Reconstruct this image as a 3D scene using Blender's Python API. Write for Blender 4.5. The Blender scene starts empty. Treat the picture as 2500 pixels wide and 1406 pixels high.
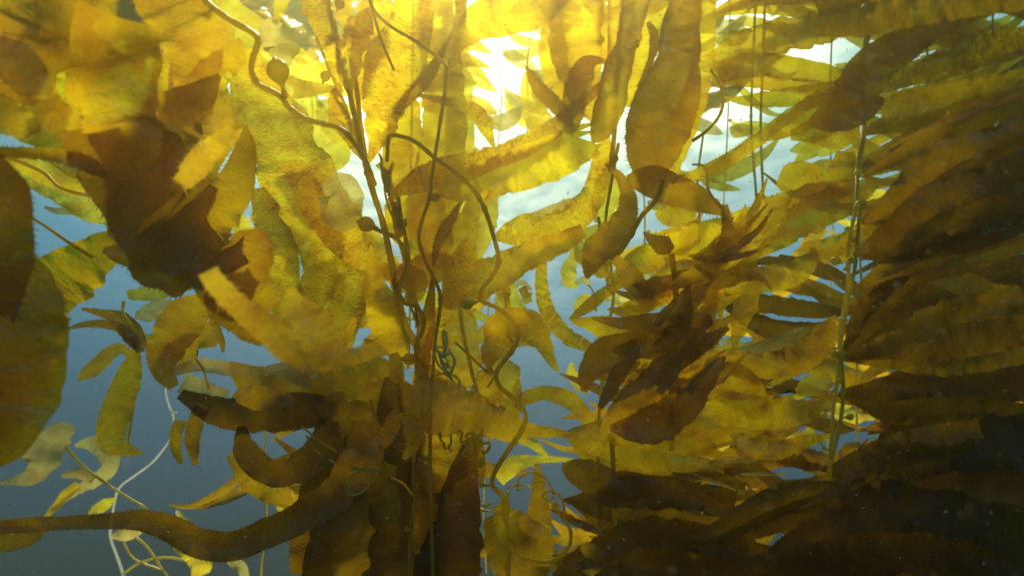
import bpy, math, random
import numpy as np
from mathutils import Vector, noise

# ------------------------------------------------------------------ camera
sc = bpy.context.scene
R = math.radians
PITCH = 20.0
FPX = 1720.0                       # focal length in photograph pixels (2500 wide)
cam_d = bpy.data.cameras.new('camera')
cam = bpy.data.objects.new('camera', cam_d)
sc.collection.objects.link(cam)
cam.location = (0, 0, 0)
cam.rotation_euler = (R(90 + PITCH), 0, 0)
cam_d.sensor_width = 36.0
cam_d.lens = 36.0 * FPX / 2500.0
cam_d.clip_start = 0.02
cam_d.clip_end = 500
cam_d.dof.use_dof = True
cam_d.dof.focus_distance = 1.6
cam_d.dof.aperture_fstop = 3.4
sc.camera = cam

SUN_EL, SUN_AZ = 58.0, -6.0         # degrees; azimuth from +Y towards +X
sd = Vector((math.sin(R(SUN_AZ)) * math.cos(R(SUN_EL)), math.cos(R(SUN_AZ)) * math.cos(R(SUN_EL)), math.sin(R(SUN_EL))))

# ------------------------------------------------------------------ world: light field under the surface
w = bpy.data.worlds.new('World')
sc.world = w
w.use_nodes = True
nt = w.node_tree
nt.nodes.clear()
N = nt.nodes.new
L = nt.links.new
out = N('ShaderNodeOutputWorld')
tc = N('ShaderNodeTexCoord')
sep = N('ShaderNodeSeparateXYZ')
L(tc.outputs['Generated'], sep.inputs[0])
dot = N('ShaderNodeVectorMath'); dot.operation = 'DOT_PRODUCT'
nrm = N('ShaderNodeVectorMath'); nrm.operation = 'NORMALIZE'
L(tc.outputs['Generated'], nrm.inputs[0])
# sunlight spread by the moving surface: the brightest water is a little below the sun itself
ge = R(46.0)
gd = Vector((math.sin(R(-5)) * math.cos(ge), math.cos(R(-5)) * math.cos(ge), math.sin(ge)))
L(nrm.outputs[0], dot.inputs[0]); dot.inputs[1].default_value = gd
def mth(op, a, b=None, clamp=False):
    n = N('ShaderNodeMath'); n.operation = op; n.use_clamp = clamp
    for i, v in enumerate((a, b)):
        if v is None: continue
        if isinstance(v, (int, float)): n.inputs[i].default_value = v
        else: L(v, n.inputs[i])
    return n.outputs[0]
ramp = N('ShaderNodeValToRGB')
el = ramp.color_ramp.elements
el[0].position = 0.0; el[0].color = (.002, .004, .007, 1)
el[1].position = 1.0; el[1].color = (.42, .62, .56, 1)
for p, c in ((.44, (.002, .006, .014, 1)), (.50, (.005, .024, .055, 1)), (.59, (.004, .065, .165, 1)), (.68, (.012, .19, .40, 1)), (.78, (.17, .44, .56, 1))):
    e = el.new(p); e.color = c
L(mth('MULTIPLY_ADD', sep.outputs['Z'], .5) if False else mth('ADD', mth('MULTIPLY', sep.outputs['Z'], .5), .5), ramp.inputs[0])
# ripples of the surface overhead, laid out on the plane of the surface
zc = mth('MAXIMUM', sep.outputs['Z'], 0.12)
rc = N('ShaderNodeCombineXYZ'); L(mth('DIVIDE', sep.outputs['X'], zc), rc.inputs[0]); L(mth('DIVIDE', sep.outputs['Y'], zc), rc.inputs[1])
rn = N('ShaderNodeTexNoise'); rn.inputs['Scale'].default_value = 5.5; rn.inputs['Detail'].default_value = 3; rn.inputs['Distortion'].default_value = 1.2
L(rc.outputs[0], rn.inputs['Vector'])
rm = N('ShaderNodeMapRange'); rm.inputs['From Min'].default_value = .36; rm.inputs['From Max'].default_value = .64; rm.inputs['To Min'].default_value = .35; rm.inputs['To Max'].default_value = 1.5
L(rn.outputs['Fac'], rm.inputs['Value'])
def halo(power, amt, col, az=None, elv=None):
    src = dot
    if az is not None:
        src = N('ShaderNodeVectorMath'); src.operation = 'DOT_PRODUCT'; L(nrm.outputs[0], src.inputs[0])
        e_ = R(elv); src.inputs[1].default_value = (math.sin(R(az)) * math.cos(e_), math.cos(R(az)) * math.cos(e_), math.sin(e_))
    v = mth('MULTIPLY', mth('MULTIPLY', mth('POWER', mth('MAXIMUM', src.outputs['Value'], 0.0), float(power)), float(amt)), rm.outputs[0])
    m = N('ShaderNodeMix'); m.data_type = 'RGBA'; m.blend_type = 'MULTIPLY'; m.inputs['Factor'].default_value = 1
    cc = N('ShaderNodeCombineColor')
    for i in range(3): L(v, cc.inputs[i])
    L(cc.outputs[0], m.inputs['A']); m.inputs['B'].default_value = (*col, 1)
    return m.outputs['Result']
def addc(a, b):
    m = N('ShaderNodeMix'); m.data_type = 'RGBA'; m.blend_type = 'ADD'; m.inputs['Factor'].default_value = 1
    m.clamp_result = False
    L(a, m.inputs['A']); L(b, m.inputs['B'])
    return m.outputs['Result']
col = addc(ramp.outputs[0], halo(20, 1.1, (1.0, .98, .62)))
col = addc(col, halo(90, 2.2, (1.0, .95, .55), -19, 40))
col = addc(col, halo(110, 1.6, (1.0, .96, .60), 20, 40))
col = addc(col, halo(60, .8, (1.0, .96, .50)))
col = addc(col, halo(300, 1.0, (1.0, .95, .72)))
bg = N('ShaderNodeBackground'); bg.inputs['Strength'].default_value = 1.0
L(col, bg.inputs[0])
# the daylight sky, dimmed by the water above
sky = N('ShaderNodeTexSky'); sky.sky_type = 'NISHITA'; sky.sun_disc = False
sky.sun_elevation = R(SUN_EL); sky.sun_rotation = R(SUN_AZ)
bg2 = N('ShaderNodeBackground'); bg2.inputs['Strength'].default_value = 0.05
tint = N('ShaderNodeMix'); tint.data_type = 'RGBA'; tint.blend_type = 'MULTIPLY'; tint.inputs['Factor'].default_value = 1
L(sky.outputs[0], tint.inputs['A']); tint.inputs['B'].default_value = (.55, .85, .75, 1)
win = N('ShaderNodeMapRange'); win.interpolation_type = 'SMOOTHSTEP'      # the window of sky seen through the surface from below
win.inputs['From Min'].default_value = .45; win.inputs['From Max'].default_value = .85
L(sep.outputs['Z'], win.inputs['Value'])
wm = N('ShaderNodeMath'); wm.operation = 'MULTIPLY'; L(win.outputs[0], wm.inputs[0]); wm.inputs[1].default_value = 0.06
L(wm.outputs[0], bg2.inputs['Strength'])
L(tint.outputs['Result'], bg2.inputs[0])
ad = N('ShaderNodeAddShader')
L(bg.outputs[0], ad.inputs[0]); L(bg2.outputs[0], ad.inputs[1]); L(ad.outputs[0], out.inputs[0])

# ------------------------------------------------------------------ sun
sun_d = bpy.data.lights.new('sun', 'SUN')
sun_d.energy = 5.0
sun_d.color = (1.0, .97, .66)
sun_d.angle = R(9.0)
sun = bpy.data.objects.new('sun', sun_d)
sc.collection.objects.link(sun)
sun.rotation_euler = sd.to_track_quat('Z', 'Y').to_euler()

sc.view_settings.view_transform = 'Standard'
sc.view_settings.look = 'None'
sc.view_settings.exposure = 0.5
sc.view_settings.gamma = 1.0
sc.view_settings.use_curve_mapping = False
cy = sc.cycles
cy.use_denoising = True
cy.max_bounces = 10
cy.diffuse_bounces = 4
cy.glossy_bounces = 2
cy.transmission_bounces = 6
cy.volume_bounces = 0
cy.transparent_max_bounces = 24
cy.sample_clamp_indirect = 6.0
cy.caustics_reflective = False
cy.use_adaptive_sampling = True
cy.adaptive_threshold = 0.02

# ------------------------------------------------------------------ helpers
col0 = sc.collection
cp, sp = math.cos(R(PITCH)), math.sin(R(PITCH))
RIGHT = np.array([1.0, 0, 0]); UP = np.array([0, -sp, cp]); FWD = np.array([0, cp, sp])
def at(x, y, d):
    """a point seen at x, y of the 2500 x 1406 photograph, d metres away"""
    return RIGHT * ((x - 1250) / FPX * d) + UP * ((703 - y) / FPX * d) + FWD * d

def link(name, me, mat, parent=None):
    o = bpy.data.objects.new(name, me)
    col0.objects.link(o)
    if mat is not None and len(me.materials) == 0: me.materials.append(mat)
    if parent is not None: o.parent = parent
    return o

def meshify(name, v, f, uv=None, smooth=True):
    me = bpy.data.meshes.new(name)
    me.from_pydata([tuple(p) for p in v], [], f)
    if uv is not None:
        lay = me.uv_layers.new(name='UVMap')
        idx = np.empty(len(me.loops), dtype=np.int32)
        me.loops.foreach_get('vertex_index', idx)
        lay.data.foreach_set('uv', np.asarray(uv, dtype=np.float32)[idx].ravel())
    if smooth: me.polygons.foreach_set('use_smooth', [True] * len(me.polygons))
    me.update()
    return me

def catmull(K, n):
    """n samples along a Catmull-Rom curve through the rows of K; returns samples"""
    K = np.asarray(K, float)
    m = len(K)
    if m == 2: 
        t = np.linspace(0, 1, n)[:, None]
        return K[0] * (1 - t) + K[1] * t
    P = np.vstack([2 * K[0] - K[1], K, 2 * K[-1] - K[-2]])
    seg = np.sqrt(((K[1:, :2] - K[:-1, :2]) ** 2).sum(1)) + 1e-6
    cum = np.concatenate([[0], np.cumsum(seg)])
    s = np.linspace(0, cum[-1], n)
    i = np.clip(np.searchsorted(cum, s, side='right') - 1, 0, m - 2)
    t = ((s - cum[i]) / seg[i])[:, None]
    p0, p1, p2, p3 = P[i], P[i + 1], P[i + 2], P[i + 3]
    return .5 * ((2 * p1) + (-p0 + p2) * t + (2 * p0 - 5 * p1 + 4 * p2 - p3) * t ** 2 + (-p0 + 3 * p1 - 3 * p2 + p3) * t ** 3)

def wob(rng, t, k=3):
    """smooth wandering value, about -1..1"""
    r = np.zeros_like(t)
    for j in range(1, k + 1):
        r += rng.uniform(-1, 1) / j * np.sin(2 * math.pi * (t * j * rng.uniform(.5, 1.1) + rng.random()))
    return r

def unit(a):
    return a / (np.linalg.norm(a, axis=-1, keepdims=True) + 1e-9)

def ribbon_mesh(name, C, HW, seed, tilt=None, torn=0.0, teeth=True, cup=.25, ruffle=.09, res=None, view=None):
    """a kelp blade: centre line C (n,3), half width HW (n,), a real sheet with cup, ruffled rims and spiny edge"""
    rng = random.Random(seed)
    n = len(C)
    T = unit(np.gradient(C, axis=0))
    V = unit(C - (np.zeros(3) if view is None else view))
    S = unit(np.cross(T, V))
    for _ in range(3):                      # keep the side vector from jumping
        S2 = S.copy(); S2[1:-1] = (S[:-2] + 2 * S[1:-1] + S[2:]) / 4
        S = unit(S2 - T * (S2 * T).sum(1, keepdims=True))
    Nn = np.cross(S, T)
    t = np.linspace(0, 1, n)
    tw = (R(26) * wob(rng, t, 2) if tilt is None else tilt)
    S, Nn = S * np.cos(tw)[:, None] + Nn * np.sin(tw)[:, None], Nn * np.cos(tw)[:, None] - S * np.sin(tw)[:, None]
    hw = HW / np.maximum(np.cos(tw), .55)
    seg = np.linalg.norm(np.diff(C, axis=0), axis=1)
    s = np.concatenate([[0], np.cumsum(seg)])
    wmax = hw.max() + 1e-6
    m = res or 10
    U = np.linspace(-1, 1, m + 1)
    freq = 2 * math.pi / max(wmax * rng.uniform(1.1, 1.7), .012)
    ph = [rng.uniform(0, 6.28) for _ in range(4)]
    amp = wmax * ruffle
    tabs = [np.array([rng.gauss(0, 1) for _ in range(400)]) for _ in range(4)]
    def wave(x, k):
        x = np.asarray(x) * .35 + ph[k]
        i = np.floor(x).astype(int); fr = x - i; fr = fr * fr * (3 - 2 * fr)
        tb = tabs[k]; return np.clip(tb[i % 400] * (1 - fr) + tb[(i + 1) % 400] * fr, -2, 2)
    jag = [rng.random() for _ in range(m + 1)]
    cs = cup * rng.choice((-1, 1)) * rng.uniform(.4, 1.3)
    verts = np.zeros((n, m + 1, 3)); uv = np.zeros((n, m + 1, 2))
    sw = (hw / wmax)
    for j, u in enumerate(U):
        if torn > 0:
            tt = t * (1 - torn * jag[j] * rng.uniform(.5, 1))
        else:
            tt = t
        c = np.stack([np.interp(tt, t, C[:, k]) for k in range(3)], 1)
        h = np.interp(tt, t, hw); ss = np.interp(tt, t, s)
        Sj = np.stack([np.interp(tt, t, S[:, k]) for k in range(3)], 1)
        Nj = np.stack([np.interp(tt, t, Nn[:, k]) for k in range(3)], 1)
        side = ph[0] if u < 0 else ph[1]
        a = abs(u)
        edge = 0
        if a > .99:
            edge = .035 * wave(ss * freq * 1.0, 0 if u < 0 else 1) + .014 * wave(ss * freq * 6, 2) - .22 * np.clip(wave(ss * freq * 2.6, 3) - 1.25, 0, 1)
        disp = cs * h * u * u + 2.2 * amp * a ** 2.4 * wave(ss * freq * 2.4, 1 if u < 0 else 3) * np.minimum(1, h / wmax * 1.4) \
            + .08 * wmax * wave(ss * freq * .8 + 1.2 * u, 0) + .03 * wmax * wave(ss * freq * 5 + 3 * u, 2)
        verts[:, j] = c + Sj * (u * h * (1 + edge))[:, None] + Nj * (disp * np.minimum(1, .15 + h / wmax))[:, None]
        uv[:, j, 0] = u * h; uv[:, j, 1] = ss
    v = verts.reshape(-1, 3).tolist(); uvl = uv.reshape(-1, 2).tolist()
    f = []
    W = m + 1
    for i in range(n - 1):
        for j in range(m):
            a = i * W + j
            f.append((a, a + 1, a + 1 + W, a + W))
    if teeth:
        for j, sg in ((0, -1), (m, 1)):
            E = verts[:, j]
            es = np.concatenate([[0], np.cumsum(np.linalg.norm(np.diff(E, axis=0), axis=1))])
            q = .012 + .004 * rng.random()
            while q < es[-1] - .012:
                a = np.array([np.interp(q, es, E[:, k]) for k in range(3)])
                b = np.array([np.interp(q + .0022, es, E[:, k]) for k in range(3)])
                i = min(n - 1, int(np.searchsorted(es, q)))
                if hw[i] > .006:
                    ln = rng.uniform(.004, .0105)
                    tip = (a + b) / 2 + (S[i] * sg * .8 + T[i] * rng.uniform(.3, .9) + Nn[i] * rng.uniform(-.3, .3)) * ln
                    k0 = len(v)
                    v += [(a - S[i] * sg * .001).tolist(), (b - S[i] * sg * .001).tolist(), tip.tolist()]
                    uvl += [[sg * hw[i], q]] * 3
                    f.append((k0, k0 + 1, k0 + 2))
                q += rng.uniform(.006, .011)
    return meshify(name, v, f, uvl)

def tube_mesh(name, P, r, k=8):
    P = np.asarray(P, float); n = len(P)
    r = np.broadcast_to(np.asarray(r, float), (n,))
    T = unit(np.gradient(P, axis=0))
    ref = np.array([.3, -.8, .52])
    A = np.zeros((n, 3)); A[0] = unit(np.cross(T[0], ref))
    for i in range(1, n):
        a = A[i - 1] - T[i] * np.dot(A[i - 1], T[i]); A[i] = unit(a)
    B = np.cross(T, A)
    v = []; uv = []; f = []
    s = 0
    for i in range(n):
        if i: s += np.linalg.norm(P[i] - P[i - 1])
        for j in range(k):
            an = 2 * math.pi * j / k
            v.append(P[i] + (A[i] * math.cos(an) + B[i] * math.sin(an)) * r[i]); uv.append((j / k * .02, s))
    for i in range(n - 1):
        for j in range(k):
            f.append((i * k + j, i * k + (j + 1) % k, (i + 1) * k + (j + 1) % k, (i + 1) * k + j))
    f.append(tuple(range(k - 1, -1, -1))); f.append(tuple((n - 1) * k + j for j in range(k)))
    return meshify(name, v, f, uv)

def pear_mesh(name, c, axis, r, neck=1.7, tail=.9, k=14):
    """gas bladder: bulb at c, narrowing to a neck against axis and a short tail along it"""
    axis = unit(np.asarray(axis, float)); c = np.asarray(c, float)
    prof = [(-neck, .16), (-neck * .82, .2), (-1.15, .36), (-.95, .58), (-.7, .8), (-.35, .97), (0, 1.02), (.35, .95), (.65, .75), (.88, .45), (1.02, .22), (1 + tail * .3, .12)]
    return tube_mesh(name, [c + axis * (a * r) for a, b in prof], [b * r for a, b in prof], k)

# ------------------------------------------------------------------ materials
def new_mat(name):
    m = bpy.data.materials.new(name); m.use_nodes = True; m.node_tree.nodes.clear()
    return m, m.node_tree.nodes.new, m.node_tree.links.new

def blade_mat(name, ct, cd, ctr, transp, spots=.35, bump=.6, gloss=.06, scale=1.0, wr=(.86, 1.07)):
    m, N, L = new_mat(name)
    out = N('ShaderNodeOutputMaterial')
    uvn = N('ShaderNodeUVMap'); uvn.uv_map = 'UVMap'
    inf = N('ShaderNodeObjectInfo')
    off = N('ShaderNodeVectorMath'); off.operation = 'ADD'
    cmb = N('ShaderNodeCombineXYZ')
    mu = N('ShaderNodeMath'); mu.operation = 'MULTIPLY'; L(inf.outputs['Random'], mu.inputs[0]); mu.inputs[1].default_value = 37.0
    L(mu.outputs[0], cmb.inputs[0]); L(mu.outputs[0], cmb.inputs[1])
    fr_ = N('ShaderNodeMath'); fr_.operation = 'FRACT'; L(mu.outputs[0], fr_.inputs[0])
    sr_ = N('ShaderNodeMapRange'); sr_.inputs['To Min'].default_value = .55; sr_.inputs['To Max'].default_value = 1.5; L(fr_.outputs[0], sr_.inputs['Value'])
    scl = N('ShaderNodeVectorMath'); scl.operation = 'SCALE'; L(uvn.outputs[0], scl.inputs[0]); L(sr_.outputs[0], scl.inputs['Scale'])
    L(scl.outputs[0], off.inputs[0]); L(cmb.outputs[0], off.inputs[1])
    # wrinkles across the blade
    mp = N('ShaderNodeMapping'); mp.inputs['Scale'].default_value = (80 * scale, 160 * scale, 1)
    L(off.outputs[0], mp.inputs['Vector'])
    n1 = N('ShaderNodeTexNoise'); n1.inputs['Scale'].default_value = 1.0; n1.inputs['Detail'].default_value = 3; n1.inputs['Distortion'].default_value = .5
    L(mp.outputs[0], n1.inputs['Vector'])
    # large mottling and small dark spots drawn out along the blade
    n2 = N('ShaderNodeTexNoise'); n2.inputs['Scale'].default_value = 16; n2.inputs['Detail'].default_value = 4
    L(off.outputs[0], n2.inputs['Vector'])
    mp3 = N('ShaderNodeMapping'); mp3.inputs['Scale'].default_value = (260, 120, 1); L(off.outputs[0], mp3.inputs['Vector'])
    n3 = N('ShaderNodeTexNoise'); n3.inputs['Scale'].default_value = 1.0; n3.inputs['Detail'].default_value = 2
    L(mp3.outputs[0], n3.inputs['Vector'])
    r3 = N('ShaderNodeMapRange'); r3.inputs['From Min'].default_value = .60; r3.inputs['From Max'].default_value = .70
    L(n3.outputs['Fac'], r3.inputs['Value'])
    r2 = N('ShaderNodeMapRange'); r2.inputs['From Min'].default_value = .3; r2.inputs['From Max'].default_value = .7
    r2.inputs['To Min'].default_value = .74; r2.inputs['To Max'].default_value = 1.12
    L(n2.outputs['Fac'], r2.inputs['Value'])
    r1 = N('ShaderNodeMapRange'); r1.inputs['From Min'].default_value = .3; r1.inputs['From Max'].default_value = .7
    r1.inputs['To Min'].default_value = wr[0]; r1.inputs['To Max'].default_value = wr[1]
    L(n1.outputs['Fac'], r1.inputs['Value'])
    n4 = N('ShaderNodeTexNoise'); n4.inputs['Scale'].default_value = 22; n4.inputs['Detail'].default_value = 1; L(off.outputs[0], n4.inputs['Vector'])
    r4 = N('ShaderNodeMapRange'); r4.inputs['From Min'].default_value = .38; r4.inputs['From Max'].default_value = .6; L(n4.outputs['Fac'], r4.inputs['Value'])
    wx = N('ShaderNodeMix'); wx.data_type = 'FLOAT'; L(r4.outputs[0], wx.inputs['Factor']); wx.inputs['A'].default_value = .97; L(r1.outputs[0], wx.inputs['B'])
    sp_ = N('ShaderNodeMath'); sp_.operation = 'MULTIPLY'; L(r3.outputs[0], sp_.inputs[0]); sp_.inputs[1].default_value = -spots
    sp1 = N('ShaderNodeMath'); sp1.operation = 'ADD'; L(sp_.outputs[0], sp1.inputs[0]); sp1.inputs[1].default_value = 1.0
    a = N('ShaderNodeMath'); a.operation = 'MULTIPLY'; L(r2.outputs[0], a.inputs[0]); L(wx.outputs['Result'], a.inputs[1])
    b = N('ShaderNodeMath'); b.operation = 'MULTIPLY'; L(a.outputs[0], b.inputs[0]); L(sp1.outputs[0], b.inputs[1])
    # each blade differs a little in pigment
    rr = N('ShaderNodeMapRange'); rr.inputs['To Min'].default_value = .82; rr.inputs['To Max'].default_value = 1.1
    L(inf.outputs['Random'], rr.inputs['Value'])
    c = N('ShaderNodeMath'); c.operation = 'MULTIPLY'; L(b.outputs[0], c.inputs[0]); L(rr.outputs[0], c.inputs[1])
    def tinted(colr, gam=True):
        mx = N('ShaderNodeMix'); mx.data_type = 'RGBA'; mx.blend_type = 'MULTIPLY'; mx.inputs['Factor'].default_value = 1
        mx.inputs['A'].default_value = (*colr, 1)
        cc = N('ShaderNodeCombineColor')
        pw = N('ShaderNodeMath'); pw.operation = 'POWER'; L(c.outputs[0], pw.inputs[0]); pw.inputs[1].default_value = 1.5
        pw0 = N('ShaderNodeMath'); pw0.operation = 'POWER'; L(c.outputs[0], pw0.inputs[0]); pw0.inputs[1].default_value = .8
        L(pw0.outputs[0], cc.inputs[0]); L(pw.outputs[0], cc.inputs[1]); L(pw.outputs[0], cc.inputs[2])
        L(cc.outputs[0], mx.inputs['B'])
        return mx.outputs['Result']
    bp = N('ShaderNodeBump'); bp.inputs['Strength'].default_value = bump; bp.inputs['Distance'].default_value = .006
    L(n1.outputs['Fac'], bp.inputs['Height'])
    tr = N('ShaderNodeBsdfTranslucent'); L(tinted(ct), tr.inputs['Color']); L(bp.outputs[0], tr.inputs['Normal'])
    df = N('ShaderNodeBsdfDiffuse'); L(tinted(cd), df.inputs['Color']); L(bp.outputs[0], df.inputs['Normal'])
    tp = N('ShaderNodeBsdfTransparent'); L(tinted(ctr), tp.inputs['Color'])
    gl = N('ShaderNodeBsdfGlossy'); gl.inputs['Roughness'].default_value = .24; gl.inputs['Color'].default_value = (1, .95, .8, 1); L(bp.outputs[0], gl.inputs['Normal'])
    m1 = N('ShaderNodeMixShader'); m1.inputs[0].default_value = .74; L(df.outputs[0], m1.inputs[1]); L(tr.outputs[0], m1.inputs[2])
    m2 = N('ShaderNodeMixShader'); m2.inputs[0].default_value = transp; L(m1.outputs[0], m2.inputs[1]); L(tp.outputs[0], m2.inputs[2])
    m3 = N('ShaderNodeMixShader'); m3.inputs[0].default_value = gloss; L(m2.outputs[0], m3.inputs[1]); L(gl.outputs[0], m3.inputs[2])
    L(m3.outputs[0], out.inputs[0])
    return m

MAT = {
    'y': blade_mat('young_thin_blade', (.96, .86, .035), (.32, .28, .012), (1.0, .93, .10), .36, spots=.12),
    'm': blade_mat('mature_blade', (.92, .69, .006), (.22, .165, .003), (1.0, .80, .02), .27, spots=.30),
    's': blade_mat('spotted_blade', (.88, .67, .008), (.24, .175, .003), (1.0, .80, .02), .20, spots=.55, bump=1.0, scale=.85, wr=(.55, 1.18)),
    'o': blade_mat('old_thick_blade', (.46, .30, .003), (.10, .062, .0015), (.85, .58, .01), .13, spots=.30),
    'g': blade_mat('sun_painted_blade', (.98, .74, .03), (.62, .45, .04), (1.0, .85, .10), .12, spots=.15, bump=.8, gloss=.07),  # lightened blade, painting in sun that does not reach the V fold
    'k': blade_mat('shade_painted_blade', (.25, .15, .002), (.055, .034, .001), (.7, .45, .01), .06, spots=.3, bump=.8, gloss=.03),  # darkened blade, painting in the shade of the lower right and bottom
    'p': blade_mat('pale_dying_blade', (.72, .66, .18), (.36, .32, .09), (1.0, .90, .40), .28, spots=.10),
}
def stipe_mat(name, cs, ctl, mixf, see=.3):
    m, N, L = new_mat(name)
    out = N('ShaderNodeOutputMaterial')
    df = N('ShaderNodeBsdfPrincipled'); df.inputs['Roughness'].default_value = .35
    no = N('ShaderNodeTexNoise'); no.inputs['Scale'].default_value = 70; no.inputs['Detail'].default_value = 3
    cr = N('ShaderNodeValToRGB'); cr.color_ramp.elements[0].position = .3; cr.color_ramp.elements[1].position = .7
    cr.color_ramp.elements[0].color = (cs[0] * .6, cs[1] * .55, cs[2] * .5, 1); cr.color_ramp.elements[1].color = (*cs, 1)
    tcn = N('ShaderNodeTexCoord'); L(tcn.outputs['Object'], no.inputs['Vector']); L(no.outputs['Fac'], cr.inputs[0]); L(cr.outputs[0], df.inputs['Base Color'])
    tr = N('ShaderNodeBsdfTranslucent'); tr.inputs['Color'].default_value = (*ctl, 1)
    mx = N('ShaderNodeMixShader'); mx.inputs[0].default_value = mixf
    L(df.outputs[0], mx.inputs[1]); L(tr.outputs[0], mx.inputs[2])
    tp = N('ShaderNodeBsdfTransparent'); tp.inputs['Color'].default_value = (*[c ** .5 for c in ctl], 1)
    mt = N('ShaderNodeMixShader'); mt.inputs[0].default_value = see
    L(mx.outputs[0], mt.inputs[1]); L(tp.outputs[0], mt.inputs[2]); L(mt.outputs[0], out.inputs[0])
    return m
SM = {
    'd': stipe_mat('brown_stipe', (.68, .46, .02), (.98, .76, .05), .5, .10),
    'l': stipe_mat('yellow_stipe', (.95, .78, .10), (.98, .86, .16), .35, .12),
    'n': stipe_mat('sun_painted_stipe', (.98, .98, .92), (.99, .99, .95), .6, .0),  # near-white colour painted in for sunlight reflecting off the stipe
    'b': stipe_mat('bladder_skin', (.74, .52, .02), (.98, .74, .06), .5, .2),
    'w': stipe_mat('pale_stipe', (.98, .90, .30), (.98, .94, .40), .3, .05),
}

# ------------------------------------------------------------------ builders for kelp
def root(name, label, cat, loc, group=None):
    o = bpy.data.objects.new(name, None); col0.objects.link(o)
    o.location = tuple(loc); o.empty_display_size = .05
    o['label'] = label; o['category'] = cat
    if group: o['group'] = group
    return o

SEED = [100]
class Frond:
    """one kelp plant: an Empty at its base, with its stipe, blades and bladders"""
    def __init__(s, label, base, d, name='kelp_frond', cat='kelp', group=None):
        s.d = d
        s.o = root(name, label, cat, at(base[0], base[1], d), group)
        s.loc = np.array(s.o.location)
    def blade(s, k, nodes, dd=(0, 0), torn=0, name='blade', parent=None, teeth=None, tilt=None, ruffle=.09, label=None):
        if getattr(s, 'split', False) and max(q[2] for q in nodes) > 45:
            s.split = False
            r_ = random.Random(SEED[0])
            for sg in (-1, 0, 1):
                b_ = r_.uniform(-.3, .3)
                nn = [(q[0] + r_.uniform(-8, 8), q[1] + sg * q[2] * (.62 + b_ * i / len(nodes)) * min(1, i / 2), max(2, q[2] * r_.uniform(.3, .46))) + tuple(q[3:]) for i, q in enumerate(nodes)]
                s.blade(k, nn, (dd[0] + sg * .05, dd[1] + sg * .05), torn, name, parent, teeth, tilt, ruffle, label)
            s.split = True
            return None
        SEED[0] += 1
        K = []
        n0 = len(nodes)
        for i, nd in enumerate(nodes):
            f = i / (n0 - 1)
            K.append((nd[0], nd[1], nd[2], s.d + dd[0] + (dd[1] - dd[0]) * f if len(nd) < 4 else nd[3]))
        K = np.array(K, float)
        ln = np.sqrt(((K[1:, :2] - K[:-1, :2]) ** 2).sum(1)).sum()
        n = int(min(90, max(10, ln / 9)))
        Q = catmull(K, n)
        rng = random.Random(SEED[0])
        tt = np.linspace(0, 1, n)
        Q[:, 2] = np.maximum(Q[:, 2], .8)
        wm = Q[:, 2].max()
        Q[:, 3] += wob(rng, tt, 2) * wm / FPX * s.d * .35      # depth wanders a little
        d_ = np.gradient(Q[:, :2], axis=0); d_ /= np.linalg.norm(d_, axis=1, keepdims=True) + 1e-6
        Q[:, :2] += np.stack([-d_[:, 1], d_[:, 0]], 1) * (wob(rng, tt, 3) * wm * .08 * np.sin(math.pi * tt))[:, None]
        C = np.array([at(*q) for q in Q[:, [0, 1, 3]]])
        HW = Q[:, 2] * Q[:, 3] / FPX
        if tilt is not None: tilt = np.radians(np.interp(tt, np.linspace(0, 1, len(tilt)), tilt))
        me = ribbon_mesh(name, C - s.loc, HW, SEED[0], torn=torn, teeth=(wm * s.d > 18 if teeth is None else teeth), view=-s.loc, tilt=tilt, ruffle=ruffle, res=12 if wm > 30 else 6)
        o = link(name, me, MAT[k], parent or s.o)
        if label: o['label'] = label
        return o
    def stipe(s, k, pts, r, dd=(0, 0), name='stipe', parent=None):
        """pts: x, y (pixels); r: pixels radius or (r0, r1)"""
        n0 = len(pts)
        K = np.array([(p[0], p[1], s.d + dd[0] + (dd[1] - dd[0]) * i / (n0 - 1) if len(p) < 3 else p[2]) for i, p in enumerate(pts)])
        ln = np.sqrt(((K[1:, :2] - K[:-1, :2]) ** 2).sum(1)).sum()
        n = int(min(160, max(8, ln / 8)))
        Q = catmull(K, n)
        SEED[0] += 1
        C = np.array([at(*q) for q in Q])
        r0, r1 = (r if isinstance(r, tuple) else (r, r))
        rng = random.Random(SEED[0]); tt = np.linspace(0, 1, n)
        knob = np.array([rng.uniform(.9, 1.12) + (.35 if rng.random() < .035 else 0) for _ in range(n)])
        rad = np.linspace(r0, r1, n) * Q[:, 2] / FPX * knob
        return link(name, tube_mesh(name, C - s.loc, rad, 8), SM[k], parent or s.o)
    def bladder(s, x, y, r, dx, dy, k='b', d=0, parent=None, neck=1.7):
        dd = s.d + d
        c = at(x, y, dd); ax = at(x + dx, y + dy, dd) - c
        return link('bladder', pear_mesh('bladder', c - s.loc, ax, r * dd / FPX, neck), SM[k], parent or s.o)
HAZE = 0.075

# ================================================================== the setting
def structure(name, me, mat):
    o = link(name, me, mat); o['kind'] = 'structure'; return o
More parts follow.
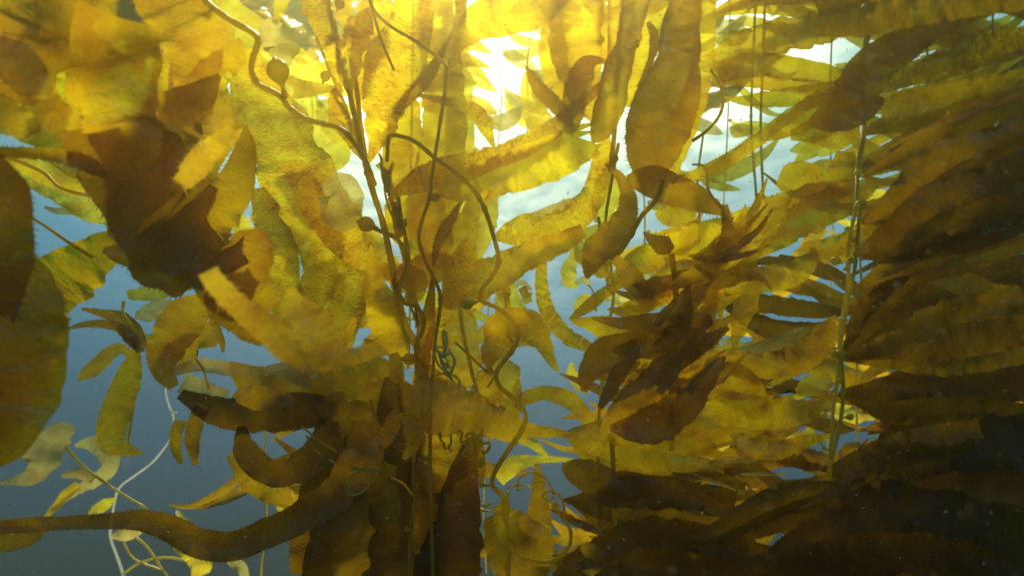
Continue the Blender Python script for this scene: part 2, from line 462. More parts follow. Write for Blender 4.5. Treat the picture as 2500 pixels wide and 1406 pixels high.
# seabed far below
gm, GN, GL = new_mat('seabed_sand')
go_ = GN('ShaderNodeOutputMaterial'); gb = GN('ShaderNodeBsdfPrincipled'); gb.inputs['Roughness'].default_value = .9
gn = GN('ShaderNodeTexNoise'); gn.inputs['Scale'].default_value = 1.5; gn.inputs['Detail'].default_value = 6
gr = GN('ShaderNodeValToRGB'); gr.color_ramp.elements[0].color = (.035, .04, .025, 1); gr.color_ramp.elements[1].color = (.14, .13, .09, 1)
gt = GN('ShaderNodeTexCoord'); GL(gt.outputs['Object'], gn.inputs['Vector']); GL(gn.outputs['Fac'], gr.inputs[0]); GL(gr.outputs[0], gb.inputs['Base Color']); GL(gb.outputs[0], go_.inputs[0])
v = []; f = []
G = 60
for j in range(G + 1):
    for i in range(G + 1):
        x = -5.8 + 11.6 * i / G; y = -3.8 + 9.3 * j / G
        v.append((x, y, -7.0 + .7 * noise.noise(Vector((x * .12, y * .12, 0))) + .2 * noise.noise(Vector((x * .6, y * .6, 3)))))
for j in range(G):
    for i in range(G):
        a = j * (G + 1) + i
        f.append((a, a + 1, a + G + 2, a + G + 1))
structure('seabed', meshify('seabed', v, f), gm)

# water volume (suspended particles)
hm, HN, HL = new_mat('haze')
ho = HN('ShaderNodeOutputMaterial'); hv = HN('ShaderNodeVolumePrincipled')
hv.inputs['Color'].default_value = (.72, .70, .30, 1); hv.inputs['Density'].default_value = HAZE
hv.inputs['Anisotropy'].default_value = .8
HL(hv.outputs[0], ho.inputs['Volume'])
x0, x1, y0, y1, z0, z1 = -6, 6, -4, 5.6, -9, 4.6
v = [(x, y, z) for x in (x0, x1) for y in (y0, y1) for z in (z0, z1)]
f = [(0, 1, 3, 2), (4, 6, 7, 5), (0, 4, 5, 1), (2, 3, 7, 6), (0, 2, 6, 4), (1, 5, 7, 3)]
hz = link('haze', meshify('haze', v, f, smooth=False), hm); hz['kind'] = 'stuff'

# ================================================================== central kelp
F = Frond('golden kelp in the centre with a trunk of bundled stipes and spotted blades', (1010, 1500), 1.6)
F.stipe('d', [(800, -60), (803, 20), (825, 110), (850, 215), (878, 340), (905, 450), (935, 545), (960, 660), (985, 780), (1025, 870), (1035, 1000), (1010, 1120), (990, 1300), (1010, 1500)], (5, 13))
F.stipe('l', [(760, 60), (800, 160), (835, 240), (870, 330), (893, 385)], 4, (.02, .02))
F.stipe('d', [(850, 120), (868, 200), (880, 300), (893, 385), (915, 480)], 6, (.03, .03))
F.stipe('l', [(960, 390), (948, 430), (955, 480), (975, 520), (990, 580), (1000, 650), (1010, 700), (1020, 790), (1040, 850)], 5, (.05, .03))
F.stipe('l', [(930, 400), (940, 440), (958, 500), (965, 560), (990, 640), (1000, 710)], 4, (.04, .04))
for q in range(7):
    rr = random.Random(q)
    F.stipe('l', [(925 + q * 5, 375 + q * 6), (945 + rr.uniform(-12, 14), 440 + q * 4), (955 + rr.uniform(-10, 22), 480 + q * 6), (975 + rr.uniform(-14, 18), 560)], 3, (.05, .02), name='tendril')
    F.stipe('l', [(1000 + rr.uniform(-8, 14), 700 + q * 4), (1012 + rr.uniform(-12, 14), 745), (1025 + rr.uniform(-10, 10), 800)], 3.2, (.03, .03), name='tendril')
for bx, by, br in ((795, 186, 12), (862, 55, 14), (830, 10, 12), (968, 512, 12), (985, 545, 10), (975, 570, 10), (815, 80, 9), (838, 150, 9), (905, 600, 8)):
    F.bladder(bx, by, br, 6, -14, d=.03)
B = F.blade
B('s', [(1010, -40, 44), (1005, 50, 52), (990, 100, 60), (972, 150, 74), (950, 215, 60), (932, 300, 42), (908, 373, 12), (897, 400, 4)], (-.08, 0))
B('s', [(905, 15, 3), (885, 60, 28), (868, 110, 34), (852, 165, 30), (852, 212, 12), (858, 240, 4)], (-.04, 0))
B('m', [(925, -30, 30), (915, 50, 42), (895, 130, 34), (872, 220, 14), (880, 300, 4)], (.03, .05))
B('s', [(815, 215, 5), (818, 240, 16), (830, 295, 24), (858, 345, 14), (885, 390, 4)], (-.02, 0))
B('s', [(755, -40, 34), (775, 20, 34), (795, 80, 26), (812, 150, 16), (832, 225, 5)], (0, 0))
B('y', [(690, -40, 16), (688, 10, 16), (675, 50, 6)], (.05, .05))
B('m', [(830, -40, 20), (838, 20, 22), (850, 80, 8), (855, 120, 4)], (.06, .04))
B('m', [(1055, -60, 38), (1075, 60, 46), (1085, 200, 50), (1080, 330, 55), (1060, 440, 62), (1050, 540, 60), (1062, 620, 30), (1065, 660, 8)], (.18, .1))
B('y', [(1095, -50, 30), (1110, 120, 32), (1120, 280, 34), (1125, 420, 40), (1130, 540, 46), (1110, 640, 20)], (.4, .3))
B('m', [(985, 220, 12), (992, 270, 34), (985, 340, 46), (975, 410, 40), (962, 470, 16), (955, 500, 4)], (.06, .02))
B('m', [(985, 430, 40), (1010, 490, 68), (1025, 560, 74), (1025, 620, 60), (1000, 680, 20), (992, 705, 4)], (.12, .08))
B('y', [(1190, 460, 30), (1165, 530, 48), (1140, 600, 50), (1110, 660, 30), (1090, 700, 8)], (.3, .2))
B('m', [(925, 650, 10), (975, 668, 30), (1030, 668, 42), (1090, 655, 34), (1130, 650, 12)], (.02, .05))
B('m', [(975, 650, 14), (1000, 690, 46), (1006, 722, 24), (985, 742, 5)], (-.02, .0))
B('m', [(907, 598, 3), (906, 650, 14), (920, 715, 32), (945, 775, 44), (972, 840, 34), (992, 885, 8)], (-.08, -.02))
B('o', [(1058, 660, 3), (1053, 715, 9), (1046, 775, 17), (1036, 830, 22), (1030, 900, 18), (1032, 960, 8)], (-.05, -.02))
B('s', [(1085, 735, 4), (1070, 790, 20), (1060, 850, 26), (1045, 920, 20), (1040, 960, 6)], (-.02, 0))
B('s', [(1200, 462, 3), (1186, 500, 8), (1166, 530, 7), (1152, 562, 5), (1147, 600, 20), (1130, 640, 30), (1115, 690, 36), (1098, 735, 24), (1085, 750, 8)], (-.12, -.08))
B('o', [(1142, 473, 2), (1122, 500, 5), (1105, 530, 10), (1085, 565, 15), (1066, 605, 10), (1057, 650, 3)], (-.12, -.05))
B('m', [(1425, 562, 16), (1370, 592, 26), (1300, 622, 33), (1230, 655, 42), (1160, 690, 46), (1105, 725, 30), (1078, 748, 8)], (-.02, .0), torn=.05)
B('s', [(1018, 232, 4), (1060, 240, 8), (1110, 253, 12), (1150, 268, 18), (1180, 300, 20), (1195, 335, 10), (1208, 362, 3)], (.0, -.1))
B('o', [(1128, -40, 14), (1125, 40, 14), (1112, 72, 7), (1090, 105, 5), (1070, 145, 10), (1040, 190, 18), (1000, 235, 16), (960, 280, 8)], (-.06, 0))
B('m', [(868, 775, 7), (852, 812, 10), (836, 855, 6)], (-.1, -.1))
B('y', [(900, 560, 18), (925, 610, 26), (960, 650, 18), (985, 690, 5)], (.1, .05))

F = Frond('thin brown stipe with a small round bladder at its fork before the bright gap', (1060, 1500), 1.45)
F.stipe('d', [(896, -40), (910, 20), (950, 62), (999, 92), (1049, 125), (1079, 150), (1091, 168)], 4)
F.stipe('d', [(898, -40), (915, 45), (935, 110), (962, 172)], (4, 3), (.01, .01))
F.stipe('d', [(1091, 166), (1085, 230), (1070, 330), (1056, 420), (1048, 485), (1030, 540), (1023, 585), (1040, 640), (1065, 690), (1075, 740), (1060, 860), (1050, 1100), (1060, 1500)], (4.5, 5))
bl = F.blade('m', [(1112, 138, 3), (1122, 105, 22), (1160, 62, 42), (1215, 36, 50), (1290, 20, 52), (1350, -20, 45), (1380, -60, 40)], (.0, .12))
F.bladder(1104, 151, 11.5, 8, -14, parent=bl, neck=1.6)
bl = F.blade('m', [(1070, 481, 4), (1095, 463, 28), (1150, 447, 42), (1220, 428, 50), (1300, 400, 52), (1370, 372, 54), (1425, 348, 44), (1478, 335, 30)], (.0, .1), torn=.16)
bl = F.blade('s', [(950, 490, 3), (985, 460, 18), (1050, 428, 34), (1120, 405, 34), (1200, 388, 28), (1290, 352, 26), (1350, 318, 24), (1400, 270, 16), (1440, 235, 13), (1475, 205, 10), (1497, 186, 3)], (.05, .15))
F.bladder(1062, 482, 10.5, 14, -2, neck=1.5)

F = Frond('long bare stipe snaking down the middle from the golden blade to the dark bottom', (1240, 1500), 1.35)
F.stipe('d', [(945, 395), (948, 345), (957, 330), (1009, 344), (1059, 383), (1119, 428), (1163, 473), (1188, 523), (1208, 588), (1218, 637), (1203, 672), (1183, 697), (1174, 715), (1176, 734), (1214, 752), (1246, 779), (1265, 817), (1252, 854), (1225, 887), (1211, 913), (1222, 946), (1262, 978), (1284, 1016), (1268, 1059), (1235, 1107), (1209, 1150), (1202, 1184), (1227, 1212), (1236, 1270), (1240, 1330), (1240, 1500)], (5, 6.5))
F.stipe('d', [(1110, 834), (1140, 862), (1170, 890), (1190, 908)], (2.5, 4))
F.bladder(1140, 742, 14, -18, 4, k='l', neck=2.4)
bl = F.blade('m', [(1196, 905, 4), (1195, 870, 22), (1212, 830, 40), (1235, 795, 40), (1262, 780, 26), (1290, 785, 8)], (.0, .08))
F.bladder(1198, 906, 8, -2, -12, parent=bl)
F.stipe('d', [(1210, 914), (1200, 930), (1190, 945)], 2.5, name='tendril')

F = Frond('smooth thick brown stipe curling from the top left with one large round bladder', (893, 440), 1.05)
F.stipe('d', [(470, -60), (500, 0), (555, 45), (612, 78), (630, 100), (618, 140), (614, 172), (630, 205), (662, 222), (688, 238), (705, 262), (745, 290), (790, 303), (830, 314), (862, 345), (893, 395, 1.45), (915, 450, 1.6)], (8, 6))
F.bladder(678, 172, 27, -10, -34, k='b', neck=1.9, d=0)
F.stipe('d', [(693, 222), (694, 240)], 7)

F = Frond('brown stipe with a smooth pale round bladder beside the trunk, ending in pale coils', (1010, 1200), 1.5)
F.stipe('d', [(895, 548), (930, 565), (965, 580), (990, 612), (993, 650), (975, 700), (985, 738), (1015, 748), (1035, 775), (1030, 812), (1015, 840), (1020, 885), (1042, 920), (1055, 932)], (5, 4.5))
F.bladder(893, 547, 19, -14, -5)
F.stipe('l', [(1052, 932), (1060, 918), (1080, 911), (1100, 920), (1106, 938), (1100, 950)], 3.5, name='tendril')
F.stipe('l', [(1080, 895), (1100, 912), (1115, 920), (1123, 935), (1116, 950)], 3.5, (-.01, -.01), name='tendril')
F.stipe('d', [(1042, 920), (1030, 1000), (1010, 1120), (1010, 1200)], 4)
rr = random.Random(5)
F.stipe('w', [(1084, 842), (1082, 822), (1082, 808), (1090, 815), (1088, 850), (1075, 872), (1088, 890), (1105, 900)], 3.6, (-.32, -.3), name='tendril')
F.stipe('w', [(1066, 852), (1074, 870), (1080, 890), (1092, 908), (1102, 925)], 3.4, (-.32, -.3), name='tendril')
F.stipe('w', [(1075, 868), (1098, 862), (1110, 880), (1106, 900), (1098, 912)], 3.4, (-.33, -.3), name='tendril')
F.stipe('w', [(1062, 850), (1078, 846), (1090, 855), (1085, 872), (1094, 884), (1090, 898)], 3.0, (-.31, -.3), name='tendril')
F.stipe('w', [(1097, 850), (1096, 862), (1080, 870), (1072, 858)], 3.0, (-.31, -.3), name='tendril')
F.stipe('w', [(1060, 862), (1070, 890), (1085, 905), (1095, 918)], 3.0, (-.3, -.3), name='tendril')
F.bladder(1000, 876, 15, 14, 0)
F.blade('m', [(960, 862, 12), (968, 890, 18), (968, 920, 14), (972, 935, 5)], (-.03, -.03))

# ---- left of the trunk: big textured blades
F = Frond('kelp with long wrinkled olive blades hanging left of the trunk', (800, 1000), 1.75)
B = F.blade
B('s', [(600, 120, 24), (612, 190, 48), (645, 270, 76), (690, 350, 88), (730, 430, 92), (765, 520, 80), (780, 600, 62), (775, 690, 45), (745, 770, 20), (740, 800, 5)], (-.1, .1))
B('s', [(700, 395, 20), (760, 460, 50), (810, 530, 60), (860, 590, 50), (920, 640, 36), (985, 685, 12)], (.02, .05))
B('s', [(630, 460, 14), (655, 540, 40), (675, 620, 48), (690, 700, 46), (715, 780, 36), (735, 840, 10)], (-.15, 0))
B('y', [(800, 590, 30), (790, 660, 50), (800, 740, 40), (820, 810, 12)], (.15, .2))
B('s', [(865, 590, 30), (862, 660, 42), (850, 740, 46), (835, 810, 38), (820, 880, 14)], (.2, .2))
B('y', [(905, 640, 12), (905, 700, 22), (895, 760, 18), (880, 800, 5)], (.3, .3))
B('y', [(380, -80, 60), (470, -20, 62), (550, 50, 58), (630, 105, 52), (710, 150, 48), (780, 195, 36), (830, 240, 8)], (.1, .3))
B('y', [(600, 150, 12), (650, 200, 34), (720, 215, 26), (800, 215, 10), (840, 225, 3)], (.1, .2))
B('y', [(735, 200, 15), (755, 270, 40), (790, 335, 52), (820, 380, 34), (800, 420, 8)], (.5, .6))
B('p', [(640, 60, 20), (670, 90, 42), (690, 130, 36), (700, 165, 8)], (-.1, -.1), teeth=False)  # this and the next: round pale lens spots built as blades
B('p', [(800, 440, 20), (830, 470, 50), (840, 520, 52), (860, 560, 20)], (-.15, -.15), teeth=False)

# ---- top left mass, near
F = Frond('broad amber kelp at the upper left with a square torn panel blade', (250, 700), .95)
B = F.blade
B('m', [(292, 36, 92), (287, 120, 100), (288, 210, 100), (292, 290, 92), (305, 360, 76), (330, 430, 50)], (-.1, 0), ruffle=.06, label='square amber blade with a straight torn top and a patch of black spots')
B('o', [(230, 300, 80), (300, 380, 120), (370, 460, 130), (430, 540, 130), (500, 620, 110), (560, 680, 60)], (.0, .1))
B('o', [(535, 185, 6), (500, 225, 30), (440, 290, 66), (400, 370, 80), (375, 450, 70), (370, 520, 26)], (.05, .1))
B('m', [(600, 115, 24), (540, 160, 38), (490, 215, 40), (440, 265, 30), (400, 310, 10)], (.15, .1))
B('m', [(400, -40, 80), (440, 30, 84), (470, 110, 70), (470, 190, 46), (440, 260, 20)], (.12, .1))
B('m', [(560, 60, 20), (500, 130, 60), (460, 210, 76), (420, 300, 60), (430, 380, 20)], (.45, .5))
B('m', [(440, 120, 10), (470, 200, 60), (520, 300, 60), (500, 400, 40), (520, 460, 8)], (.4, .4))
B('m', [(120, -60, 120), (90, 20, 130), (60, 110, 110), (70, 190, 80), (110, 240, 30)], (.0, .05))
B('m', [(230, -60, 60), (200, 30, 70), (170, 120, 66), (150, 220, 60), (170, 320, 40), (200, 390, 10)], (.1, .1))
B('y', [(-40, 120, 40), (30, 150, 50), (80, 200, 44), (110, 240, 12)], (-.05, -.05))
B('y', [(-40, 260, 46), (30, 290, 42), (80, 310, 22), (100, 318, 5)], (-.1, -.05))
B('m', [(-60, 200, 60), (20, 240, 70), (110, 300, 70), (180, 360, 50), (220, 420, 14)], (.05, .05))
B('o', [(-40, 372, 10), (60, 372, 14), (130, 380, 16), (210, 400, 20), (260, 430, 10)], (-.05, .0))
B('o', [(600, 306, 3), (600, 350, 22), (590, 400, 34), (560, 460, 50), (500, 540, 70), (430, 600, 66), (340, 620, 40), (250, 610, 10)], (.1, .16), ruffle=.2)
B('o', [(480, 430, 10), (450, 500, 50), (470, 580, 76), (520, 650, 80), (600, 720, 70), (660, 760, 30)], (.16, .22))
B('o', [(340, 400, 30), (320, 480, 70), (380, 570, 80), (440, 640, 50), (470, 690, 10)], (.14, .2))
B('o', [(620, 560, 30), (600, 620, 60), (570, 680, 60), (560, 740, 50), (600, 800, 30), (640, 840, 8)], (.12, .25))
B('g', [(600, 303, 3), (560, 318, 12), (520, 362, 28), (480, 405, 32), (448, 440, 24), (425, 470, 12), (400, 500, 5)], (-.08, .04), torn=.1, ruffle=.2, label='yellow folded blade tip with a ragged edge')
B('m', [(440, 476, 5), (405, 510, 10), (360, 545, 8), (335, 570, 3)], (-.06, -.02))
B('y', [(580, 520, 8), (592, 560, 22), (596, 590, 18), (588, 620, 4)], (.25, .25))

F = Frond('yellow green kelp with thin stalks at the left edge above the open blue gap', (60, 640), 1.3)
B = F.blade
B('y', [(-60, 375, 20), (40, 395, 26), (120, 418, 34), (190, 445, 26), (225, 465, 8)], (.0, .0))
B('y', [(-40, 415, 10), (60, 425, 26), (140, 460, 32), (215, 505, 34), (270, 530, 24), (298, 545, 6)], (.12, .12))
B('p', [(108, 505, 3), (140, 515, 8), (180, 512, 12), (205, 500, 8)], (.6, .6))
F.stipe('d', [(0, 378), (60, 400), (110, 425), (150, 460), (215, 478)], 4, (-.05, -.05))
F.stipe('d', [(100, 378), (160, 420), (215, 442)], 4, (-.05, -.05))
F.stipe('d', [(70, 528), (110, 552), (165, 590), (225, 628)], (3, 5), (-.2, -.2))
B('m', [(310, 568, 16), (250, 615, 44), (175, 665, 62), (95, 735, 78), (40, 830, 90), (0, 940, 90), (-40, 1020, 60)], (-.1, -.35))

F = Frond('huge dark blades very close to the camera along the left edge', (-60, 1250), .75)
B = F.blade
B('o', [(-80, 400, 60), (-10, 470, 74), (0, 560, 70), (0, 660, 60), (-30, 760, 60)], (-.05, 0))
B('m', [(20, 640, 60), (40, 740, 100), (45, 850, 104), (40, 960, 92), (0, 1060, 66), (-60, 1130, 30)], (.0, .05), ruffle=.03, teeth=False)
B('m', [(-20, 780, 80), (20, 880, 86), (10, 980, 80), (-40, 1080, 60)], (.06, .06))

# ---- folded yellow blade, centre left
F = Frond('bright golden blade folded into a V, hanging clear left of the trunk', (950, 1000), .7)
B = F.blade
B('g', [(508, 662, 24), (540, 712, 28), (595, 765, 30), (655, 802, 36), (715, 838, 44), (770, 868, 36), (840, 872, 24), (900, 862, 16), (940, 850, 8)], (.0, .1), label='long golden arm of the fold with a small hole')
B('g', [(712, 703, 7), (718, 742, 34), (752, 795, 56), (800, 838, 40), (840, 868, 10)], (.04, .06), label='upright pointed flap of the fold')
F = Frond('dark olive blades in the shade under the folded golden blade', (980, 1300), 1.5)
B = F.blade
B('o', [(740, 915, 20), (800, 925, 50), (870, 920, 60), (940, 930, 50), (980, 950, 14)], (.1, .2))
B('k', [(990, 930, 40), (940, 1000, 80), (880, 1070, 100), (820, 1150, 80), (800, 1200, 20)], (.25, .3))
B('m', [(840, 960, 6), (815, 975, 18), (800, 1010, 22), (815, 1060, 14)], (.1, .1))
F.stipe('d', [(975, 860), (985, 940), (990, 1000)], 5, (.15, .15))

# ---- lower left, dim
F = Frond('dim brown kelp hanging in the blue gap at the lower left', (335, 1500), 1.7)
B = F.blade
F.stipe('l', [(302, 735), (300, 765), (318, 792), (330, 830), (338, 860)], 4)
F.stipe('d', [(338, 850), (330, 950), (310, 1100)], (4, 3), (.05, .05))
B('o', [(200, 754, 3), (250, 764, 10), (300, 782, 20), (335, 830, 22), (345, 860, 6)])
B('o', [(158, 804, 3), (215, 790, 8), (280, 796, 12), (322, 830, 14), (338, 856, 5)])
B('m', [(332, 852, 10), (318, 905, 26), (295, 975, 34), (272, 1045, 34), (280, 1088, 26), (345, 1106, 4)])
B('y', [(330, 845, 5), (352, 830, 16), (372, 835, 18), (380, 862, 5)], (.1, .1))
B('m', [(330, 880, 4), (290, 850, 14), (230, 900, 18), (190, 925, 5)], (.9, .9))
B('y', [(310, 720, 10), (370, 715, 20), (420, 700, 22), (470, 700, 8)], (.3, .3))
B('p', [(330, 770, 8), (360, 765, 20), (400, 750, 24), (430, 740, 8)], (.3, .3))
F = Frond('dark ragged kelp bundle hanging below the folded golden blade', (560, 1250), 1.6)
B = F.blade
B('o', [(508, 718, 5), (470, 755, 42), (435, 800, 50), (405, 860, 44), (400, 905, 26), (425, 945, 12)])
B('m', [(530, 840, 10), (500, 825, 38), (455, 845, 44), (405, 872, 18)], (.05, .05))
B('o', [(505, 720, 3), (520, 780, 10), (540, 830, 8), (545, 860, 3)], (-.05, -.05))
B('p', [(425, 905, 12), (490, 890, 16), (560, 898, 17), (625, 905, 10), (690, 900, 17), (740, 918, 27), (772, 945, 12)], (-.05, -.05), torn=.08)
B('p', [(445, 935, 26), (500, 952, 22), (560, 962, 8)], (.05, .05))
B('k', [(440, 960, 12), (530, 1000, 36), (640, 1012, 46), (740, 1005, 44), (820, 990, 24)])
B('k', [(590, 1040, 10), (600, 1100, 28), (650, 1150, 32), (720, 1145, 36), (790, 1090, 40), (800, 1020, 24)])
B('o', [(560, 890, 10), (620, 930, 40), (700, 950, 46), (780, 960, 40), (820, 980, 10)], (.08, .08))
B('o', [(492, 990, 18), (472, 1065, 18), (476, 1135, 6)])
B('o', [(440, 1025, 14), (428, 1085, 13), (442, 1132, 5)], (.02, .02))
B('m', [(560, 1110, 10), (610, 1160, 30), (670, 1195, 34), (712, 1235, 10)], (.3, .3))
B('y', [(690, 1190, 20), (690, 1220, 26), (685, 1250, 6)], (.4, .4))
B('m', [(580, 950, 20), (620, 970, 30), (680, 975, 26), (720, 985, 8)], (-.04, -.04))
F.stipe('d', [(470, 868), (495, 900), (510, 950)], 3, (-.06, -.06))
F.stipe('l', [(448, 670), (458, 688), (475, 705)], 3, (.0, .0)); F.stipe('d', [(470, 672), (480, 690), (500, 710)], 3)
F.stipe('l', [(735, 1040), (780, 1075), (822, 1103)], 2.6, (-.1, -.1), name='tendril')
F.stipe('l', [(748, 1062), (762, 1090), (782, 1108)], 2.6, (-.1, -.1), name='tendril')
F.stipe('l', [(803, 1121), (817, 1129)], 2.6, (-.1, -.1), name='tendril')

o = Frond('thin pale yellow stipe tied in a small loop in front of the dark blades', (890, 1150), 1.35, name='kelp_tendril')
o.stipe('l', [(860, 1136), (885, 1146), (922, 1153), (900, 1147), (870, 1154), (848, 1175), (844, 1196), (858, 1208), (880, 1203), (905, 1180), (924, 1146), (895, 1142), (858, 1144)], 2.6)

F = Frond('bare stipe painted sunlit white zigzagging down the blue gap at the lower left', (300, 1460), 3.4, name='bare_stipe')
F.stipe('n', [(404, 925), (405, 960), (415, 995), (424, 1020), (420, 1062), (400, 1095), (370, 1130), (330, 1160), (296, 1185), (282, 1215), (270, 1290), (272, 1320), (285, 1355), (300, 1400), (310, 1460)], (2.0, 3.4))
F.stipe('w', [(418, 1006), (432, 1008)], 2)

F = Frond('pale yellow kelp sprig with two curled leaves low in the blue gap', (360, 1260), 2.6)
B = F.blade
B('p', [(183, 1047, 8), (150, 1055, 28), (118, 1090, 42), (110, 1130, 40), (70, 1165, 20), (0, 1178, 4)])
B('p', [(183, 1088, 4), (225, 1082, 18), (262, 1105, 24), (270, 1140, 18), (235, 1172, 16), (185, 1198, 10), (130, 1236, 5)], (.02, .02))
F.stipe('l', [(160, 1090), (185, 1120), (225, 1155), (290, 1200), (360, 1242)], (4, 3))
B('y', [(285, 1215, 3), (250, 1235, 14), (215, 1253, 4)]); B('y', [(190, 1180, 8), (160, 1210, 12), (110, 1262, 4)])
B('p', [(230, 1170, 10), (190, 1155, 14), (150, 1160, 5)])

# ---- foreground band along the bottom
F = Frond('very near brown blade sweeping across the bottom left of the picture', (900, 1500), 1.25)
F.blade('o', [(-40, 1290, 13), (60, 1282, 18), (150, 1275, 16), (250, 1270, 18), (340, 1268, 24), (410, 1285, 30), (480, 1322, 34), (560, 1334, 34), (650, 1305, 35), (740, 1262, 38), (820, 1205, 43), (880, 1120, 48), (900, 1030, 40)], (.0, .15), ruffle=.06)
F.blade('o', [(-40, 1320, 20), (20, 1310, 34), (80, 1300, 26), (110, 1290, 8)], (.02, .02))
F = Frond('faint pale kelp strands at the very bottom left', (420, 1480), 3.2)
F.stipe('l', [(300, 1400), (345, 1372), (400, 1360), (460, 1368)], 3); F.stipe('l', [(330, 1310), (360, 1335), (400, 1395)], 3)
F.blade('y', [(430, 1330, 8), (470, 1350, 24), (490, 1380, 26), (480, 1410, 10)]); F.blade('p', [(270, 1310, 4), (310, 1300, 18), (360, 1285, 6)])
F.blade('p', [(430, 1245, 3), (450, 1270, 8), (485, 1292, 3)]); F.blade('p', [(560, 1365, 10), (590, 1385, 12), (600, 1410, 8)])
F.stipe('l', [(300, 1320), (330, 1365), (400, 1395), (420, 1440)], 2.5)

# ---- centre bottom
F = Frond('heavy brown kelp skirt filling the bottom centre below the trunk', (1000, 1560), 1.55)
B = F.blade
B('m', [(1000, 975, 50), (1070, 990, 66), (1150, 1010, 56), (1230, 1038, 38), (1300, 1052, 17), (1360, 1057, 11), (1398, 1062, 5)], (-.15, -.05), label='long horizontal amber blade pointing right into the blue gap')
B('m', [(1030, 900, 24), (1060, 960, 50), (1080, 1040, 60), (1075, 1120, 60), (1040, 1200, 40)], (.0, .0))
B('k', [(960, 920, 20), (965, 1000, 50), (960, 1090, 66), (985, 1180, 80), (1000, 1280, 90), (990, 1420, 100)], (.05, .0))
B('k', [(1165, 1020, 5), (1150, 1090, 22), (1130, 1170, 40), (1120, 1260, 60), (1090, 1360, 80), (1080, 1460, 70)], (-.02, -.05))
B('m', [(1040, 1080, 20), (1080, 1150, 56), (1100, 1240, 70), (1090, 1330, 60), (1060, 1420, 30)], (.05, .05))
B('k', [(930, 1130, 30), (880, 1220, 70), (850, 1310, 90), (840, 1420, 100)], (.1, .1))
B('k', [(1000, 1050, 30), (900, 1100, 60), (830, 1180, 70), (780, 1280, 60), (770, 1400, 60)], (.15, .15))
B('m', [(968, 1000, 6), (955, 1035, 22), (942, 1068, 20), (938, 1092, 5)], (-.2, -.2))
B('m', [(975, 1010, 3), (1000, 1030, 20), (1010, 1080, 18), (985, 1120, 5)], (-.18, -.18))
B('o', [(905, 975, 3), (915, 1030, 8), (928, 1075, 6), (932, 1100, 2)], (-.2, -.2))
B('o', [(1178, 1040, 2), (1172, 1085, 7), (1178, 1130, 9), (1175, 1190, 4)], (-.12, -.12))
B('m', [(950, 1130, 20), (930, 1180, 36), (950, 1240, 30), (960, 1280, 8)], (-.1, -.1))
F.stipe('d', [(1005, 1500), (1000, 1350), (1010, 1245), (1020, 1180)], 4, (-.15, -.15))
F.stipe('d', [(955, 1165), (985, 1180), (1005, 1205), (1020, 1218)], (2.5, 3), (-.15, -.15))
F.bladder(1019, 1196, 6, 3, -8, d=-.15); F.bladder(993, 1290, 7, -8, -2, d=-.15); F.bladder(1020, 1345, 7, 4, -8, d=-.15)
for i, (tx, ty) in enumerate(((1075, 1055), (1100, 1062), (1118, 1050), (1135, 1075), (1150, 1058))):
    r_ = random.Random(i * 7 + 1).uniform
    F.stipe('l', [(tx, ty), (tx + r_(-2, 12), ty + r_(8, 18)), (tx + r_(-8, 12), ty + r_(22, 36)), (tx + r_(2, 22), ty + r_(36, 52))], 3, (-.18, -.18), name='tendril')
F.stipe('l', [(1135, 1065), (1150, 1055), (1162, 1062), (1178, 1082), (1192, 1078), (1196, 1090), (1186, 1104), (1178, 1106)], 4, (-.2, -.2), name='tendril')
F.bladder(1176, 1128, 11, -4, 10, k='b', d=-.15)
F.stipe('l', [(1172, 1178), (1180, 1184), (1196, 1184)], 4, (-.2, -.2), name='tendril')
F.stipe('l', [(1178, 1233), (1190, 1235), (1197, 1225)], 3.5, (-.2, -.2), name='tendril')
F.stipe('l', [(1172, 1246), (1200, 1248)], 2.5, (-.2, -.2)); F.bladder(1218, 1250, 9, 10, 1, d=-.2)

F = Frond('yellow green kelp with broad ragged leaves behind the snaking stipe', (1150, 1200), 2.0)
B = F.blade
F.stipe('l', [(1120, 700), (1130, 800), (1150, 900), (1170, 1000), (1150, 1200)], 5)
B('y', [(1120, 740, 14), (1128, 800, 40), (1130, 870, 44), (1125, 930, 26), (1120, 960, 6)])
B('y', [(1240, 660, 8), (1238, 720, 28), (1250, 780, 44), (1240, 830, 30)], (.2, .2))
B('y', [(1160, 830, 10), (1200, 810, 30), (1260, 800, 48), (1310, 820, 30), (1335, 850, 8)], (.1, .1))
B('m', [(1245, 785, 30), (1290, 800, 40), (1325, 835, 24), (1342, 870, 14), (1362, 906, 4)], (-.02, -.02))
B('y', [(1245, 880, 30), (1220, 920, 46), (1185, 965, 44), (1150, 1000, 14)], (.1, .1))
B('s', [(1180, 900, 14), (1190, 940, 34), (1190, 990, 40), (1180, 1040, 20)], (.0, .0))
B('m', [(1265, 925, 4), (1262, 960, 14), (1250, 1000, 22), (1240, 1020, 6)], (-.1, -.1))
B('s', [(1225, 688, 12), (1228, 712, 19), (1232, 745, 5)], (-.1, -.1))
B('m', [(1228, 700, 3), (1240, 740, 8), (1225, 770, 5)], (-.12, -.12))
B('y', [(1290, 740, 12), (1275, 700, 10), (1285, 722, 8), (1300, 715, 3)], (.3, .3))
B('p', [(1258, 700, 4), (1275, 690, 7), (1298, 708, 4)], (.3, .3))
B('m', [(1262, 995, 8), (1285, 970, 17), (1335, 957, 18), (1385, 973, 22), (1420, 1005, 18), (1438, 1040, 14), (1436, 1075, 6)], (-.1, -.1), label='golden blade arching over the blue gap')
B('y', [(1262, 1068, 10), (1295, 1078, 14), (1318, 1098, 9), (1338, 1116, 3)], (.2, .2))
B('y', [(1215, 1170, 20), (1255, 1135, 22), (1300, 1122, 12), (1350, 1120, 7), (1400, 1122, 4)], (.1, .1))
